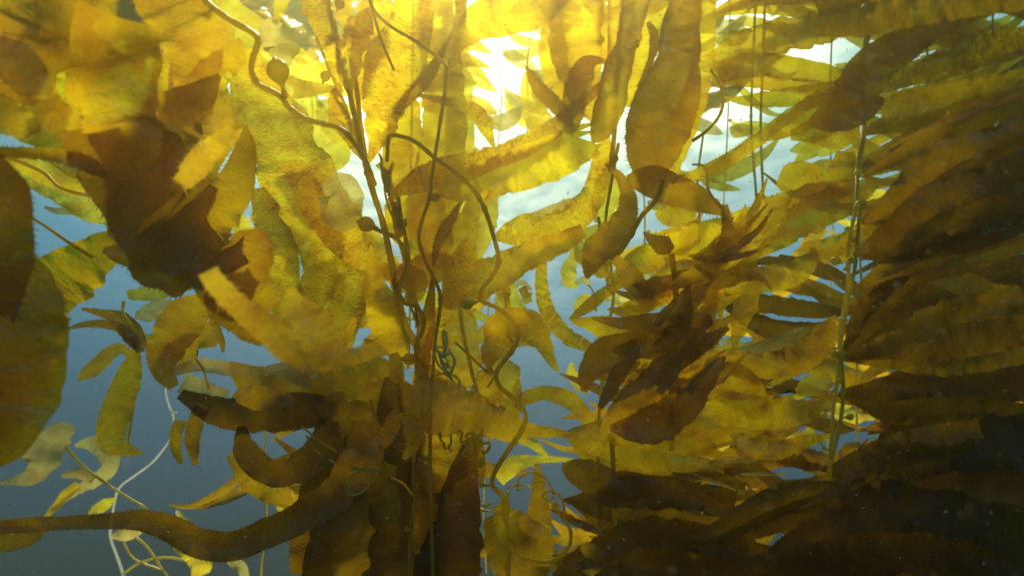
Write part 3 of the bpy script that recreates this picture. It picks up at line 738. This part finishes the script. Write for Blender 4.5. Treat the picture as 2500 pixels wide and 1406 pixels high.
B('s', [(1322, 640, 13), (1321, 700, 17), (1335, 760, 19), (1370, 805, 20), (1422, 840, 16), (1482, 864, 7)], (-.1, -.1), label='narrow spiny blade curving round the open blue gap')

F = Frond('brown curling stipe with spiral loops at the bottom centre', (1240, 1480), 1.4)
F.stipe('d', [(1262, 1192), (1268, 1170), (1282, 1157), (1302, 1152), (1325, 1162), (1343, 1183), (1352, 1208), (1345, 1222), (1330, 1219), (1325, 1207), (1340, 1199), (1362, 1206), (1374, 1225), (1378, 1258), (1372, 1262)], (2.6, 3.2))
F.bladder(1356, 1234, 9.5, -4, -14)
F.stipe('d', [(1358, 1248), (1372, 1262), (1390, 1288), (1394, 1318), (1380, 1346), (1350, 1368), (1310, 1370), (1270, 1358), (1245, 1330), (1238, 1290), (1240, 1200)], (4.5, 4.5))
F.stipe('d', [(1240, 1195), (1246, 1186), (1262, 1182), (1278, 1185), (1279, 1193), (1262, 1196)], 2.8, name='tendril')
F.bladder(1350, 1386, 10, -3, 10, k='l')
F.stipe('d', [(1362, 1362), (1355, 1376)], 3)
F.blade('m', [(1215, 1230, 14), (1245, 1280, 40), (1290, 1330, 46), (1350, 1350, 30)], (.2, .2))
F.blade('o', [(1195, 1260, 14), (1215, 1320, 40), (1260, 1370, 60), (1330, 1420, 60)], (.3, .3))
F.blade('o', [(1310, 1130, 5), (1314, 1190, 18), (1316, 1270, 30), (1310, 1360, 40)], (.5, .5))
F.blade('m', [(1270, 1260, 12), (1300, 1290, 20), (1340, 1300, 8)], (.15, .15))

# ---- right centre kelp
F = Frond('upright kelp right of centre with a yellow stem and broad dark blades', (1470, 1500), 1.6)
B = F.blade
F.stipe('l', [(1510, 350), (1492, 450), (1478, 550), (1490, 640), (1498, 720), (1485, 800), (1476, 870), (1468, 950), (1460, 1100), (1470, 1500)], 4, (.05, .05))
F.stipe('l', [(1460, 530), (1472, 590), (1480, 660), (1488, 720)], 4, (.06, .06)); F.stipe('l', [(1482, 890), (1476, 920), (1468, 958)], 3)
F.stipe('d', [(1520, -60), (1515, 60), (1505, 200), (1500, 320), (1490, 420)], 6, (.05, .05))
bl = B('y', [(1482, 375, 10), (1482, 430, 32), (1478, 490, 36), (1474, 545, 22)], (.1, .1)); F.bladder(1500, 388, 10, -2, 12, parent=bl)
B('o', [(1680, -60, 38), (1668, 60, 45), (1655, 150, 56), (1632, 230, 74), (1606, 310, 80), (1588, 370, 66), (1572, 415, 46), (1560, 445, 8)], (-.25, -.1), label='very broad dark brown blade hanging from the top')
B('m', [(1724, -60, 26), (1722, 60, 26), (1715, 150, 26), (1692, 250, 32), (1660, 350, 28), (1640, 430, 12), (1632, 450, 3)], (-.05, 0))
B('m', [(1610, -60, 60), (1592, 50, 44), (1562, 140, 44), (1545, 220, 20), (1530, 260, 5)], (.05, .05))
B('m', [(1400, -60, 72), (1402, 50, 70), (1410, 130, 62), (1422, 200, 50), (1440, 260, 30), (1455, 300, 8)], (.0, .0), label='wide amber blade hanging from the top, right of the bright gap')
B('m', [(1330, -60, 24), (1345, 50, 26), (1352, 140, 36), (1385, 220, 30), (1405, 280, 8)], (.15, .15))
B('m', [(1500, -60, 15), (1500, 50, 16), (1495, 120, 12), (1490, 160, 4)], (.02, .02))
B('m', [(1462, -60, 16), (1466, 40, 17), (1478, 120, 14), (1485, 180, 5)], (.06, .06))
B('o', [(1562, -60, 36), (1545, 50, 30), (1526, 130, 30), (1506, 190, 34), (1488, 250, 36), (1462, 320, 28), (1446, 348, 4)], (-.05, -.05))
B('o', [(1498, 162, 3), (1462, 148, 9), (1430, 162, 24), (1405, 215, 28), (1400, 280, 26), (1390, 330, 10)], (-.02, .05))
B('o', [(1582, 54, 5), (1598, 90, 12), (1592, 140, 8), (1572, 190, 7), (1555, 212, 2)], (-.08, -.08))
B('o', [(1284, 162, 2), (1308, 200, 14), (1343, 242, 20), (1376, 282, 16), (1402, 325, 6)], (-.05, 0))
B('y', [(1286, 175, 5), (1290, 235, 22), (1312, 290, 32), (1350, 335, 22), (1370, 360, 5)], (.3, .3))
B('s', [(1212, 580, 10), (1260, 568, 36), (1330, 555, 42), (1398, 530, 42), (1442, 485, 32), (1462, 430, 28), (1474, 368, 22), (1480, 330, 8)], (.15, .05))
B('p', [(1300, 525, 3), (1340, 515, 12), (1380, 500, 14), (1395, 485, 4)], (.12, .1))
B('o', [(1477, 400, 3), (1508, 428, 10), (1532, 475, 20), (1528, 535, 29), (1492, 585, 34), (1452, 628, 30), (1436, 664, 14), (1434, 680, 4)], (-.15, -.1))
bl = B('m', [(1490, 672, 4), (1465, 655, 28), (1462, 615, 36), (1482, 575, 20)], (-.05, .0)); F.bladder(1484, 672, 9.5, -10, -6, parent=bl)
B('o', [(1530, 440, 12), (1580, 440, 36), (1640, 462, 40), (1705, 488, 30), (1755, 512, 14), (1782, 522, 3)], (-.2, -.15))
B('m', [(1610, 505, 20), (1640, 520, 36), (1690, 520, 20), (1700, 515, 5)], (.1, .1))
bl = B('y', [(1475, 548, 8), (1450, 580, 28), (1430, 610, 30), (1410, 640, 10)], (.6, .6)); F.bladder(1486, 551, 9.5, 1, -12)
F.stipe('d', [(1620, 440), (1600, 490), (1565, 530), (1530, 590), (1495, 635)], (5, 7), (-.2, -.2))
F.stipe('d', [(1690, 402), (1718, 405), (1727, 430), (1728, 460), (1745, 490), (1768, 515)], (2.5, 4), (-.25, -.25), name='tendril')
F.stipe('d', [(1735, 170), (1758, 210), (1766, 248), (1755, 285), (1725, 320), (1690, 345)], (2.5, 4), (-.25, -.25), name='tendril')
B('o', [(1768, 500, 8), (1778, 560, 14), (1770, 620, 12), (1755, 665, 6), (1738, 695, 2)], (-.2, -.2))

F = Frond('pale ragged kelp leaf curling in the blue gap right of the centre', (1452, 760), 2.6)
F.blade('y', [(1405, 598, 5), (1398, 630, 12), (1386, 660, 20), (1390, 690, 16), (1412, 695, 4)]); F.blade('y', [(1405, 600, 5), (1420, 632, 12), (1428, 650, 8)])
F.blade('p', [(1405, 692, 4), (1425, 682, 8), (1442, 698, 3)]); F.stipe('w', [(1412, 592), (1425, 592), (1430, 603)], 1.6); F.stipe('w', [(1420, 608), (1440, 616)], 1.6)
F.stipe('w', [(1436, 695), (1445, 705), (1452, 725), (1455, 760)], 2.4); F.blade('y', [(1450, 730, 5), (1430, 728, 12), (1412, 745, 12), (1406, 765, 3)])
F.blade('y', [(1395, 885, 4), (1398, 915, 14), (1420, 945, 14), (1440, 955, 5)])

F = Frond('dark tangled clump of overlapping brown blades right of the yellow stem', (1640, 1100), 1.35)
B = F.blade
F.stipe('d', [(1640, 620), (1650, 720), (1640, 850), (1640, 1100)], 7)
B('m', [(1390, 780, 4), (1430, 752, 14), (1482, 712, 14), (1530, 685, 8)], (.08, .05)); B('m', [(1395, 784, 5), (1450, 790, 20), (1510, 810, 36), (1550, 800, 14)], (.15, .15))
B('o', [(1445, 776, 4), (1500, 785, 12), (1580, 790, 24), (1680, 790, 30), (1740, 780, 12)], (-.05, -.05))
B('o', [(1425, 955, 8), (1438, 910, 26), (1480, 865, 42), (1550, 840, 36), (1640, 815, 34), (1710, 780, 14)], (-.02, .0))
B('o', [(1465, 995, 8), (1500, 930, 20), (1540, 880, 14), (1564, 832, 3)], (-.1, -.1)); B('m', [(1530, 960, 8), (1570, 900, 26), (1620, 890, 20), (1600, 920, 12)], (.1, .1))
B('m', [(1462, 1062, 4), (1515, 1015, 36), (1580, 960, 50), (1650, 900, 46), (1720, 835, 28), (1785, 770, 4)], (.0, .05))
B('o', [(1490, 1045, 8), (1570, 1045, 44), (1650, 1000, 44), (1720, 930, 26), (1770, 870, 4)], (-.05, .0)); B('o', [(1500, 980, 5), (1580, 920, 24), (1680, 860, 28), (1780, 800, 5)], (-.1, -.1)); B('m', [(1560, 760, 4), (1620, 700, 40), (1690, 680, 44), (1750, 720, 20), (1760, 780, 4)], (.02, .02))
B('m', [(1488, 690, 6), (1550, 645, 32), (1640, 605, 38), (1745, 575, 42), (1845, 540, 38), (1905, 495, 22), (1936, 464, 4)], (.0, .15))
B('m', [(1600, 580, 10), (1660, 560, 12), (1700, 545, 8), (1710, 520, 4)], (.1, .1))
B('o', [(1500, 630, 10), (1530, 660, 24), (1560, 700, 26), (1600, 720, 10)], (-.05, -.05))
B('m', [(1700, 900, 16), (1710, 820, 24), (1735, 740, 18), (1750, 690, 5)], (-.05, -.05)); B('m', [(1600, 860, 5), (1640, 840, 14), (1700, 820, 14), (1725, 790, 4)], (-.12, -.12))
B('o', [(1610, 960, 8), (1640, 900, 22), (1650, 860, 12), (1672, 830, 3)], (-.15, -.15)); B('o', [(1680, 960, 10), (1705, 920, 8), (1740, 885, 5), (1758, 870, 2)], (-.15, -.15))
rr = random.Random(11)
for i in range(42):
    t_ = rr.random(); cx, cyy = 1555 + 130 * t_ + rr.gauss(0, 12), 890 - 270 * t_ + rr.gauss(0, 12)
    back = i % 4 == 0
    a0 = rr.uniform(2.7, 3.6) if back else rr.uniform(.05, .95)
    ln = rr.uniform(70, 140) if back else rr.uniform(110, 300); ww = rr.uniform(10, 24)
    dx, dy = math.cos(a0) * ln, -math.sin(a0) * ln
    b = rr.uniform(.02, .2); nx, ny = -dy * b, abs(dx) * b
    B(rr.choice('ommm'), [(cx, cyy, 2), (cx + dx * .2 + nx * .6, cyy + dy * .2 + ny * .6, ww * .8), (cx + dx * .45 + nx, cyy + dy * .45 + ny, ww), (cx + dx * .75 + nx * .7, cyy + dy * .75 + ny * .7, ww * .6), (cx + dx, cyy + dy - ny * .3, 2)], (rr.uniform(-.12, .12), rr.uniform(-.15, .15)))

F = Frond('broad olive kelp below the dark clump, reaching left into the blue gap', (1500, 1500), 1.6)
F.split = True
B = F.blade
B('m', [(1378, 1062, 6), (1410, 1070, 40), (1470, 1095, 66), (1560, 1120, 72), (1660, 1130, 60), (1760, 1130, 24)], (-.05, .1))
B('o', [(1372, 1138, 8), (1420, 1155, 34), (1490, 1180, 44), (1570, 1190, 30), (1620, 1195, 8)], (-.1, 0)); B('m', [(1560, 1070, 14), (1640, 1040, 40), (1730, 1030, 46), (1830, 1030, 34), (1900, 1010, 10)], (.1, .2))
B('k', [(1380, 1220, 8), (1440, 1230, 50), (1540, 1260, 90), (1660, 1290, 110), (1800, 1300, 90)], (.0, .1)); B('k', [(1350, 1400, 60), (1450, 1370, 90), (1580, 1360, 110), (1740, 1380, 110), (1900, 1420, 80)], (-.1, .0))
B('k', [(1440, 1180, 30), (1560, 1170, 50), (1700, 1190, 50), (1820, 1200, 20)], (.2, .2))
B('y', [(1560, 1100, 8), (1600, 1075, 16), (1640, 1060, 8), (1670, 1052, 3)], (.4, .4)); B('m', [(1700, 1060, 30), (1720, 1085, 30), (1730, 1110, 8)], (.4, .4))
B('m', [(1430, 1400, 20), (1450, 1360, 26), (1420, 1330, 8)], (-.15, -.15))
F.stipe('d', [(1490, 1040), (1500, 1200), (1500, 1500)], 6)

# ---- right kelp
F = Frond('kelp with paired yellow stems and small bladders, blades streaming to both sides', (2030, 1500), 1.45)
B = F.blade
F.stipe('l', [(2105, -60, 1.75), (2116, 60, 1.72), (2102, 200, 1.65), (2108, 320, 1.5), (2094, 400, 1.22), (2090, 500, 1.13), (2072, 600, 1.13), (2070, 700, 1.13), (2052, 800, 1.13), (2048, 900, 1.13), (2034, 1000, 1.13), (2030, 1090, 1.13)], (5, 4.5))
F.stipe('l', [(2030, 1088, 1.13), (2025, 1160, 1.35), (2020, 1300, 2.0), (2030, 1500, 2.3)], 5)
F.stipe('l', [(2100, 500), (2092, 600), (2086, 660), (2070, 740), (2052, 850), (2058, 930), (2056, 1000), (2040, 1080), (2030, 1120)], 4.5, (-.34, -.34))
for bx, by, br, dx in ((2070, 560, 6, -9), (2088, 585, 6, 8), (2060, 780, 6, -8), (2050, 930, 6, 9), (2034, 955, 5, -8), (2102, 500, 10, 8), (2040, 637, 9, -10), (2078, 636, 7, 8), (2068, 655, 6, 8), (2085, 738, 7, 10), (2052, 864, 10, 12), (2036, 862, 6, -8), (2076, 1017, 7, 12), (2012, 1013, 6, -10), (2030, 1096, 6, 6), (2012, 1094, 5, -6), (2096, 420, 7, 8)):
    F.bladder(bx, by, br * 1.25, dx, -3, k='l', d=-.33)
F.stipe('l', [(2052, 1025), (2062, 1018), (2076, 1017)], 2.5, (-.33, -.33)); F.stipe('l', [(2012, 1094), (1998, 1070), (2000, 1060)], 2, (-.33, -.33))
B('m', [(1728, 158, 20), (1800, 122, 34), (1900, 92, 40), (2030, 62, 40), (2100, 50, 14)], (.3, .0))
B('m', [(1735, 185, 22), (1800, 165, 28), (1880, 160, 28), (1970, 172, 26), (2060, 190, 16), (2100, 200, 4)], (.25, .0))
B('m', [(1742, 205, 10), (1790, 185, 24), (1900, 205, 18), (2000, 215, 16), (2090, 210, 4)], (.3, .1))
B('m', [(1768, 240, 3), (1830, 247, 14), (1900, 242, 22), (1980, 228, 22), (2060, 210, 14), (2100, 205, 4)], (.15, .0))
B('m', [(1638, 446, 5), (1700, 425, 13), (1770, 392, 16), (1840, 350, 17), (1905, 300, 15), (1960, 262, 14), (2030, 235, 12), (2100, 205, 4)], (-.05, .0), label='long narrow amber blade running diagonally down to the left')
B('o', [(1975, 300, 8), (2020, 285, 40), (2068, 250, 60), (2105, 195, 54), (2150, 145, 46), (2220, 105, 40), (2300, 60, 18), (2350, 40, 4)], (-.15, -.1))
B('m', [(1930, 330, 12), (1990, 320, 30), (2050, 330, 36), (2100, 320, 12)], (.0, .0)); B('m', [(1880, 330, 14), (1940, 300, 32), (2010, 260, 36), (2090, 215, 14)], (.1, .0))
B('y', [(1940, 400, 4), (1975, 370, 20), (2010, 365, 18), (2050, 368, 4)], (.3, .3)); B('y', [(1960, 420, 8), (2010, 420, 30), (2050, 440, 30), (2080, 450, 6)], (.35, .3))
B('m', [(2065, 370, 18), (2060, 410, 34), (2050, 450, 26), (2040, 490, 6)], (.1, .1)); B('m', [(1900, 460, 10), (1930, 440, 40), (1975, 440, 40), (1990, 480, 16)], (.1, .1))
B('m', [(1740, 665, 12), (1800, 615, 32), (1900, 565, 44), (2000, 515, 44), (2080, 475, 36), (2150, 440, 8)], (.1, .0)); B('m', [(1830, 560, 8), (1900, 520, 26), (1990, 480, 30), (2090, 450, 14)], (.12, .05))
B('m', [(1960, 600, 10), (2010, 610, 30), (2060, 600, 34), (2085, 560, 10)], (.05, .0)); B('m', [(1990, 555, 4), (1950, 565, 6), (1900, 585, 5), (1860, 600, 2)], (-.05, -.05))
B('m', [(1740, 705, 10), (1800, 690, 26), (1880, 680, 32), (1945, 662, 30), (1985, 622, 14), (1975, 600, 3)], (-.05, .05)); B('o', [(1775, 700, 4), (1820, 676, 12), (1860, 680, 8), (1884, 708, 2)], (-.1, -.1))
B('m', [(1728, 862, 5), (1790, 880, 20), (1870, 890, 32), (1960, 868, 36), (2030, 815, 22), (2055, 795, 4)], (.0, -.05)); B('m', [(1935, 850, 8), (1985, 826, 20), (2050, 780, 16)], (.05, .0))
B('p', [(1775, 858, 5), (1830, 856, 14), (1900, 836, 17), (1965, 808, 11), (2040, 790, 4)], (.5, .2)); B('m', [(1790, 860, 4), (1800, 800, 16), (1820, 740, 28), (1850, 700, 10)], (.2, .2))
B('m', [(1690, 960, 16), (1760, 990, 40), (1860, 1005, 42), (1960, 1002, 30), (2036, 985, 10)], (-.05, -.05)); B('m', [(1700, 900, 14), (1780, 920, 36), (1840, 950, 26), (1870, 968, 5)], (-.02, -.02))
B('y', [(1765, 966, 3), (1800, 968, 10), (1855, 970, 3)], (-.1, -.1)); B('m', [(2030, 1062, 5), (1960, 1080, 16), (1880, 1102, 22), (1820, 1080, 24), (1785, 1058, 5)], (-.1, -.05))
B('y', [(1945, 960, 10), (1985, 940, 26), (2010, 930, 20), (2030, 920, 4)], (.1, .1)); B('m', [(2045, 1106, 3), (2072, 1090, 9), (2100, 1083, 4)], (-.05, -.05)); B('m', [(1880, 940, 6), (1940, 905, 12), (2000, 880, 12), (2040, 870, 3)], (.1, .1))
F = Frond('large soft amber blades streaming out of the picture at the upper right', (2110, 420), 1.0)
F.split = True
B = F.blade
B('m', [(1990, 78, 10), (2080, 60, 34), (2180, 36, 40), (2320, 10, 38), (2540, -20, 40)], (.3, .0)); B('m', [(2000, 20, 50), (2140, -10, 60), (2300, -30, 50), (2540, -60, 40)], (.5, .2))
B('m', [(1720, 40, 6), (1850, 0, 50), (1990, -20, 60), (2120, -50, 50)], (.8, .6))
B('s', [(2150, 207, 10), (2220, 182, 28), (2330, 150, 36), (2430, 112, 30), (2540, 80, 26)], (.2, .0), label='reddish brown wrinkled blade at the right edge')
B('m', [(2120, 268, 8), (2200, 252, 26), (2290, 222, 26), (2350, 170, 10)], (.4, .3)); B('m', [(2110, 325, 20), (2200, 292, 48), (2320, 262, 60), (2450, 225, 56), (2560, 190, 50)], (.2, .0))
B('o', [(2120, 395, 2), (2200, 345, 5), (2300, 300, 7), (2400, 262, 7), (2520, 226, 5)], (-.02, -.05)); B('m', [(2110, 432, 14), (2220, 375, 46), (2350, 312, 56), (2520, 258, 54)], (.2, .0))
B('o', [(2105, 545, 14), (2180, 510, 60), (2290, 450, 84), (2410, 400, 86), (2560, 350, 84)], (.1, -.05)); B('m', [(2040, 610, 14), (2130, 560, 44), (2250, 480, 60), (2400, 420, 60), (2560, 400, 50)], (.3, .1))
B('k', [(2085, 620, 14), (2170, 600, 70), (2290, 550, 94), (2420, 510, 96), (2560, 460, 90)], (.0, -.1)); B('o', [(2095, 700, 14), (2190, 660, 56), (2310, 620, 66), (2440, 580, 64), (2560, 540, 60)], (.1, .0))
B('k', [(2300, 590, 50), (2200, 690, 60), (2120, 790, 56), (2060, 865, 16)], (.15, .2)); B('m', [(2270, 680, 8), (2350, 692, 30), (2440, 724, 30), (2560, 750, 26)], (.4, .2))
B('m', [(2340, 786, 3), (2400, 775, 9), (2460, 780, 8), (2530, 778, 3)], (.3, .2)); B('o', [(2060, 880, 10), (2160, 860, 60), (2280, 840, 90), (2420, 820, 100), (2560, 800, 90)], (.3, .1))
F.stipe('d', [(2128, 60), (2104, 180), (2112, 300), (2096, 420)], (4, 5), (.75, .7))
F = Frond('huge shade-darkened blades filling the lower right corner', (2300, 1700), 1.4)
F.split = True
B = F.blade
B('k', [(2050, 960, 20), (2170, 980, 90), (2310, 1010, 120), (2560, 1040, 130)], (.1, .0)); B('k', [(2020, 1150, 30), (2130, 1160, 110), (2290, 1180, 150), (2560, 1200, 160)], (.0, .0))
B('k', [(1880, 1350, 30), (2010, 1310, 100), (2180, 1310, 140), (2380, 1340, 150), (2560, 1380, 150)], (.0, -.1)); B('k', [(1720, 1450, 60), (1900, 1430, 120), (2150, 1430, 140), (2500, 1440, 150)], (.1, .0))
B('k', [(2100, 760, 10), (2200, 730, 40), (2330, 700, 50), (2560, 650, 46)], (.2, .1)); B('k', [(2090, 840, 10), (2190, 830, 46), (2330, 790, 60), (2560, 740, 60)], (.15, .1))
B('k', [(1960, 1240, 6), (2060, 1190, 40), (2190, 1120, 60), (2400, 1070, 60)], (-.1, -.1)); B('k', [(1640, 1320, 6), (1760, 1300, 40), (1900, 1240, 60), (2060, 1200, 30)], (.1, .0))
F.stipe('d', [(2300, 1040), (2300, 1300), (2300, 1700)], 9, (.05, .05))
F = Frond('scattered slender dim blades low in the shade at the right', (1800, 1300), 2.2)
for nd in ([(1890, 1214, 3), (1940, 1208, 12), (1995, 1194, 3)], [(1718, 1243, 3), (1760, 1250, 8), (1802, 1256, 3)], [(1808, 1158, 3), (1868, 1155, 5), (1922, 1159, 2)], [(1695, 1158, 3), (1745, 1175, 5), (1797, 1197, 2)], [(1850, 1372, 4), (1880, 1390, 12), (1905, 1420, 5)], [(1730, 1130, 4), (1790, 1122, 8), (1850, 1128, 3)], [(1660, 1220, 3), (1690, 1235, 9), (1720, 1226, 3)]):
    F.blade('p', nd, (-.6, -.6), teeth=False)
F.stipe('l', [(1985, 1300), (1982, 1350), (1984, 1410), (1980, 1500)], 3, (-.7, -.7)); F.bladder(1983, 1306, 6, 2, -8, d=-.7); F.stipe('l', [(1800, 1160), (1795, 1220), (1800, 1300)], 2.5)

# ---- sunlit kelp behind, in the opening on the right
def far_frond(label, xb, d, top, bot, lean, n, ln, ww, side, kinds, seed, group='kelp standing farther off in the haze', stems=1, sw=4.0, up=None):
    rr = random.Random(seed)
    F = Frond(label, (xb, bot), d, group=group)
    k = 6
    pts = [(xb + lean * (1 - i / k) + rr.uniform(-5, 5), bot + (top - bot) * (1 - i / k)) for i in range(k + 1)][::-1]
    pts = [(xb + lean * (1 - i / k) * 1.0 + rr.uniform(-6, 6), top + (bot - top) * i / k) for i in range(k + 1)]
    for s_ in range(stems):
        F.stipe('l', [(p[0] + s_ * 22 + rr.uniform(-4, 4), p[1]) for p in pts], sw * 1.6 / d, (0.02 * s_, 0.02 * s_))
    P = catmull([(a, b, 0) for a, b in pts], 60)
    for i in range(n):
        q = P[rr.randrange(60)]
        s_ = side if side else rr.choice((-1, 1))
        if side and rr.random() < .25: s_ = -side
        a = rr.uniform(-.7, .55) if up is None else rr.gauss(up, .18)
        l_ = ln * rr.uniform(.6, 1.5) ; h = ww * rr.uniform(.5, 1.05)
        dx, dy = s_ * math.cos(a) * l_, -math.sin(a) * l_ 
        sag = rr.uniform(-.18, .3) * l_
        dz = rr.uniform(-.25, .25)
        x, y = q[0], q[1]
        bl = F.blade(rr.choice(kinds), [(x + s_ * 8, y - 3, 2), (x + dx * .25, y + dy * .25 + sag * .5, h), (x + dx * .55, y + dy * .55 + sag * .8, h * .95), (x + dx * .8, y + dy * .8 + sag * .6, h * .6), (x + dx, y + dy, 2)], (0, dz), teeth=False)
        if d < 3.6 and rr.random() < .5: F.bladder(x + s_ * 9, y - 4, 6 * 1.8 / d * 1.2, s_ * 10, -3, parent=bl)
    return F
far_frond('pale sunlit kelp with twin stems right of the broad dark blade', 1835, 2.7, -80, 1100, 10, 26, 150, 20, 0, 'ypy', 1, stems=2, sw=5)
far_frond('sunlit kelp with short crowded leaves behind the twin stemmed one', 1760, 3.4, -60, 900, 20, 26, 120, 17, 1, 'yyp', 2, sw=3.5)
far_frond('hazy kelp column behind the paired yellow stems', 2010, 3.2, -100, 1300, 30, 24, 170, 20, 1, 'yym', 3)
far_frond('faint kelp far off near the right edge, blades streaming right', 2300, 3.6, -100, 1400, 40, 20, 170, 20, 1, 'ymm', 4)
far_frond('hazy kelp behind the upright yellow stem', 1560, 3.0, 420, 1300, 10, 18, 110, 17, 1, 'yyp', 5)
far_frond('thin hazy kelp seen through the bright gap at the top', 1215, 4.2, -120, 420, 10, 14, 130, 17, 0, 'ypy', 6)
far_frond('pale kelp low behind the trunk at the bottom centre', 1180, 3.0, 700, 1400, 20, 14, 110, 15, -1, 'yym', 7)
far_frond('greenish kelp far behind the wrinkled olive blades', 780, 3.4, 150, 900, -20, 12, 110, 20, 0, 'yyp', 8)
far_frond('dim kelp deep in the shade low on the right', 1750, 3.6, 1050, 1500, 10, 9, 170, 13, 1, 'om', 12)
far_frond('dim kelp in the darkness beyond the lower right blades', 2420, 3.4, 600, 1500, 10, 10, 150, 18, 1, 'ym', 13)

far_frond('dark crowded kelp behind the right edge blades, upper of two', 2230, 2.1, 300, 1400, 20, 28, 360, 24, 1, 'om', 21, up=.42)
far_frond('dark crowded kelp behind the shade-darkened blades of the lower right corner', 2080, 2.3, 620, 1500, 20, 36, 360, 26, 1, 'kko', 22, up=.25)
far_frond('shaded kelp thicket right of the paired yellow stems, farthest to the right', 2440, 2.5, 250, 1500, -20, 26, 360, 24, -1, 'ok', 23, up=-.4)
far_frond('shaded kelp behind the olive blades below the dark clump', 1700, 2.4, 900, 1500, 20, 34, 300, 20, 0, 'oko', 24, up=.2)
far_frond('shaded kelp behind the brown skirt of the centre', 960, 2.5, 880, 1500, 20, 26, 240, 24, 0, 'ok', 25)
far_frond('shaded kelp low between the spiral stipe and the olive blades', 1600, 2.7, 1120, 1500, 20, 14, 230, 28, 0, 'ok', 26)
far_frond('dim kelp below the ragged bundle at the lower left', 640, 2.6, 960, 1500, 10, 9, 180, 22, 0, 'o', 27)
far_frond('pale kelp blurred in the top opening, left of the wide amber blade', 1290, 3.6, -160, 330, 10, 12, 150, 24, 0, 'yp', 28)
far_frond('yellow kelp column between the broad dark blade and the twin stems', 1700, 2.6, 330, 1000, 10, 16, 150, 22, 0, 'yym', 29)
far_frond('amber kelp hanging behind the large upper right blades', 2250, 2.4, -150, 420, 10, 40, 340, 24, 1, 'mm', 30, up=.4)
far_frond('brown kelp filling the upper right corner far behind the soft amber blades', 2420, 2.6, -150, 500, 10, 28, 340, 26, -1, 'mo', 32, up=-.4)
far_frond('yellow kelp hidden behind the trunk of the centre', 1000, 2.3, -100, 900, 10, 22, 150, 30, 0, 'ym', 31)

# ---- drifting specks
rr = random.Random(77)
v = []; f = []
for i in range(2600):
    d = rr.uniform(.5, 3.0) if i % 3 else rr.uniform(.35, .9)
    p = at(rr.uniform(-100, 2600), rr.uniform(-80, 1480), d)
    r = rr.uniform(.0004, .0019) * (1 if d > .8 else .6)
    k = len(v)
    q = [np.array([rr.uniform(-1, 1) for _ in range(3)]) * r * 1.4 for _ in range(4)]
    for e in q: v.append(p + e)
    f += [(k, k + 1, k + 2), (k, k + 2, k + 3), (k, k + 3, k + 1), (k + 1, k + 3, k + 2)]
spk, SN, SL = new_mat('particle')
so = SN('ShaderNodeOutputMaterial'); s1 = SN('ShaderNodeBsdfTranslucent'); s1.inputs[0].default_value = (.9, .85, .65, 1)
s2 = SN('ShaderNodeBsdfDiffuse'); s2.inputs[0].default_value = (.85, .8, .6, 1); s3 = SN('ShaderNodeMixShader'); SL(s1.outputs[0], s3.inputs[1]); SL(s2.outputs[0], s3.inputs[2]); SL(s3.outputs[0], so.inputs[0])
o = link('drifting_particles', meshify('particles', v, f, smooth=False), spk); o['kind'] = 'stuff'

# ---- canopy of blades added overhead for shade, its opening shaped to light the middle
rr = random.Random(31)
v = []; f = []; uvl = []
def in_gap(x, y):
    cx = -.42; g = min(((x - cx) / .88) ** 2 + ((y - 3.28) / .72) ** 2, ((x - .45) / .6) ** 2 + ((y - 2.5) / .26) ** 2)
    return g < 1 + .25 * math.sin(5 * math.atan2(y - 3.35, x - cx))
cnt = 0
while cnt < 7200:
    x = rr.uniform(-5, 5); y = rr.uniform(-3.6, 5.0)
    if in_gap(x, y): continue
    if y > 4.35 + .1 * math.sin(3 * x) and x > -1.25: continue
    cnt += 1
    z = rr.uniform(3.9, 4.35); a = rr.gauss(.2, .9); ln = rr.uniform(.35, .8); ww = rr.uniform(.035, .075)
    dx, dy = math.cos(a), math.sin(a); roll = rr.uniform(-.9, .9); k = len(v)
    ph = rr.uniform(0, 6.28)
    for i in range(7):
        t = i / 6; h = ww * (math.sin(math.pi * min(1, t * .93 + .07)) ** .5 + .05)
        px = x + dx * ln * (t - .5); py = y + dy * ln * (t - .5); pz = z + .06 * math.sin(5 * t + ph) - .1 * t
        for sgn in (-1, 0, 1):
            v.append((px - dy * h * sgn * math.cos(roll), py + dx * h * sgn * math.cos(roll), pz + h * sgn * math.sin(roll) + .012 * abs(sgn) * math.sin(9 * t + ph)))
            uvl.append((h * sgn, ln * t + k * .01))
    for i in range(6):
        for j in range(2):
            q = k + i * 3 + j; f.append((q, q + 1, q + 4, q + 3))
o = link('added_shade_canopy', meshify('added_shade_canopy', v, f, uvl), MAT['o']); o['kind'] = 'stuff'
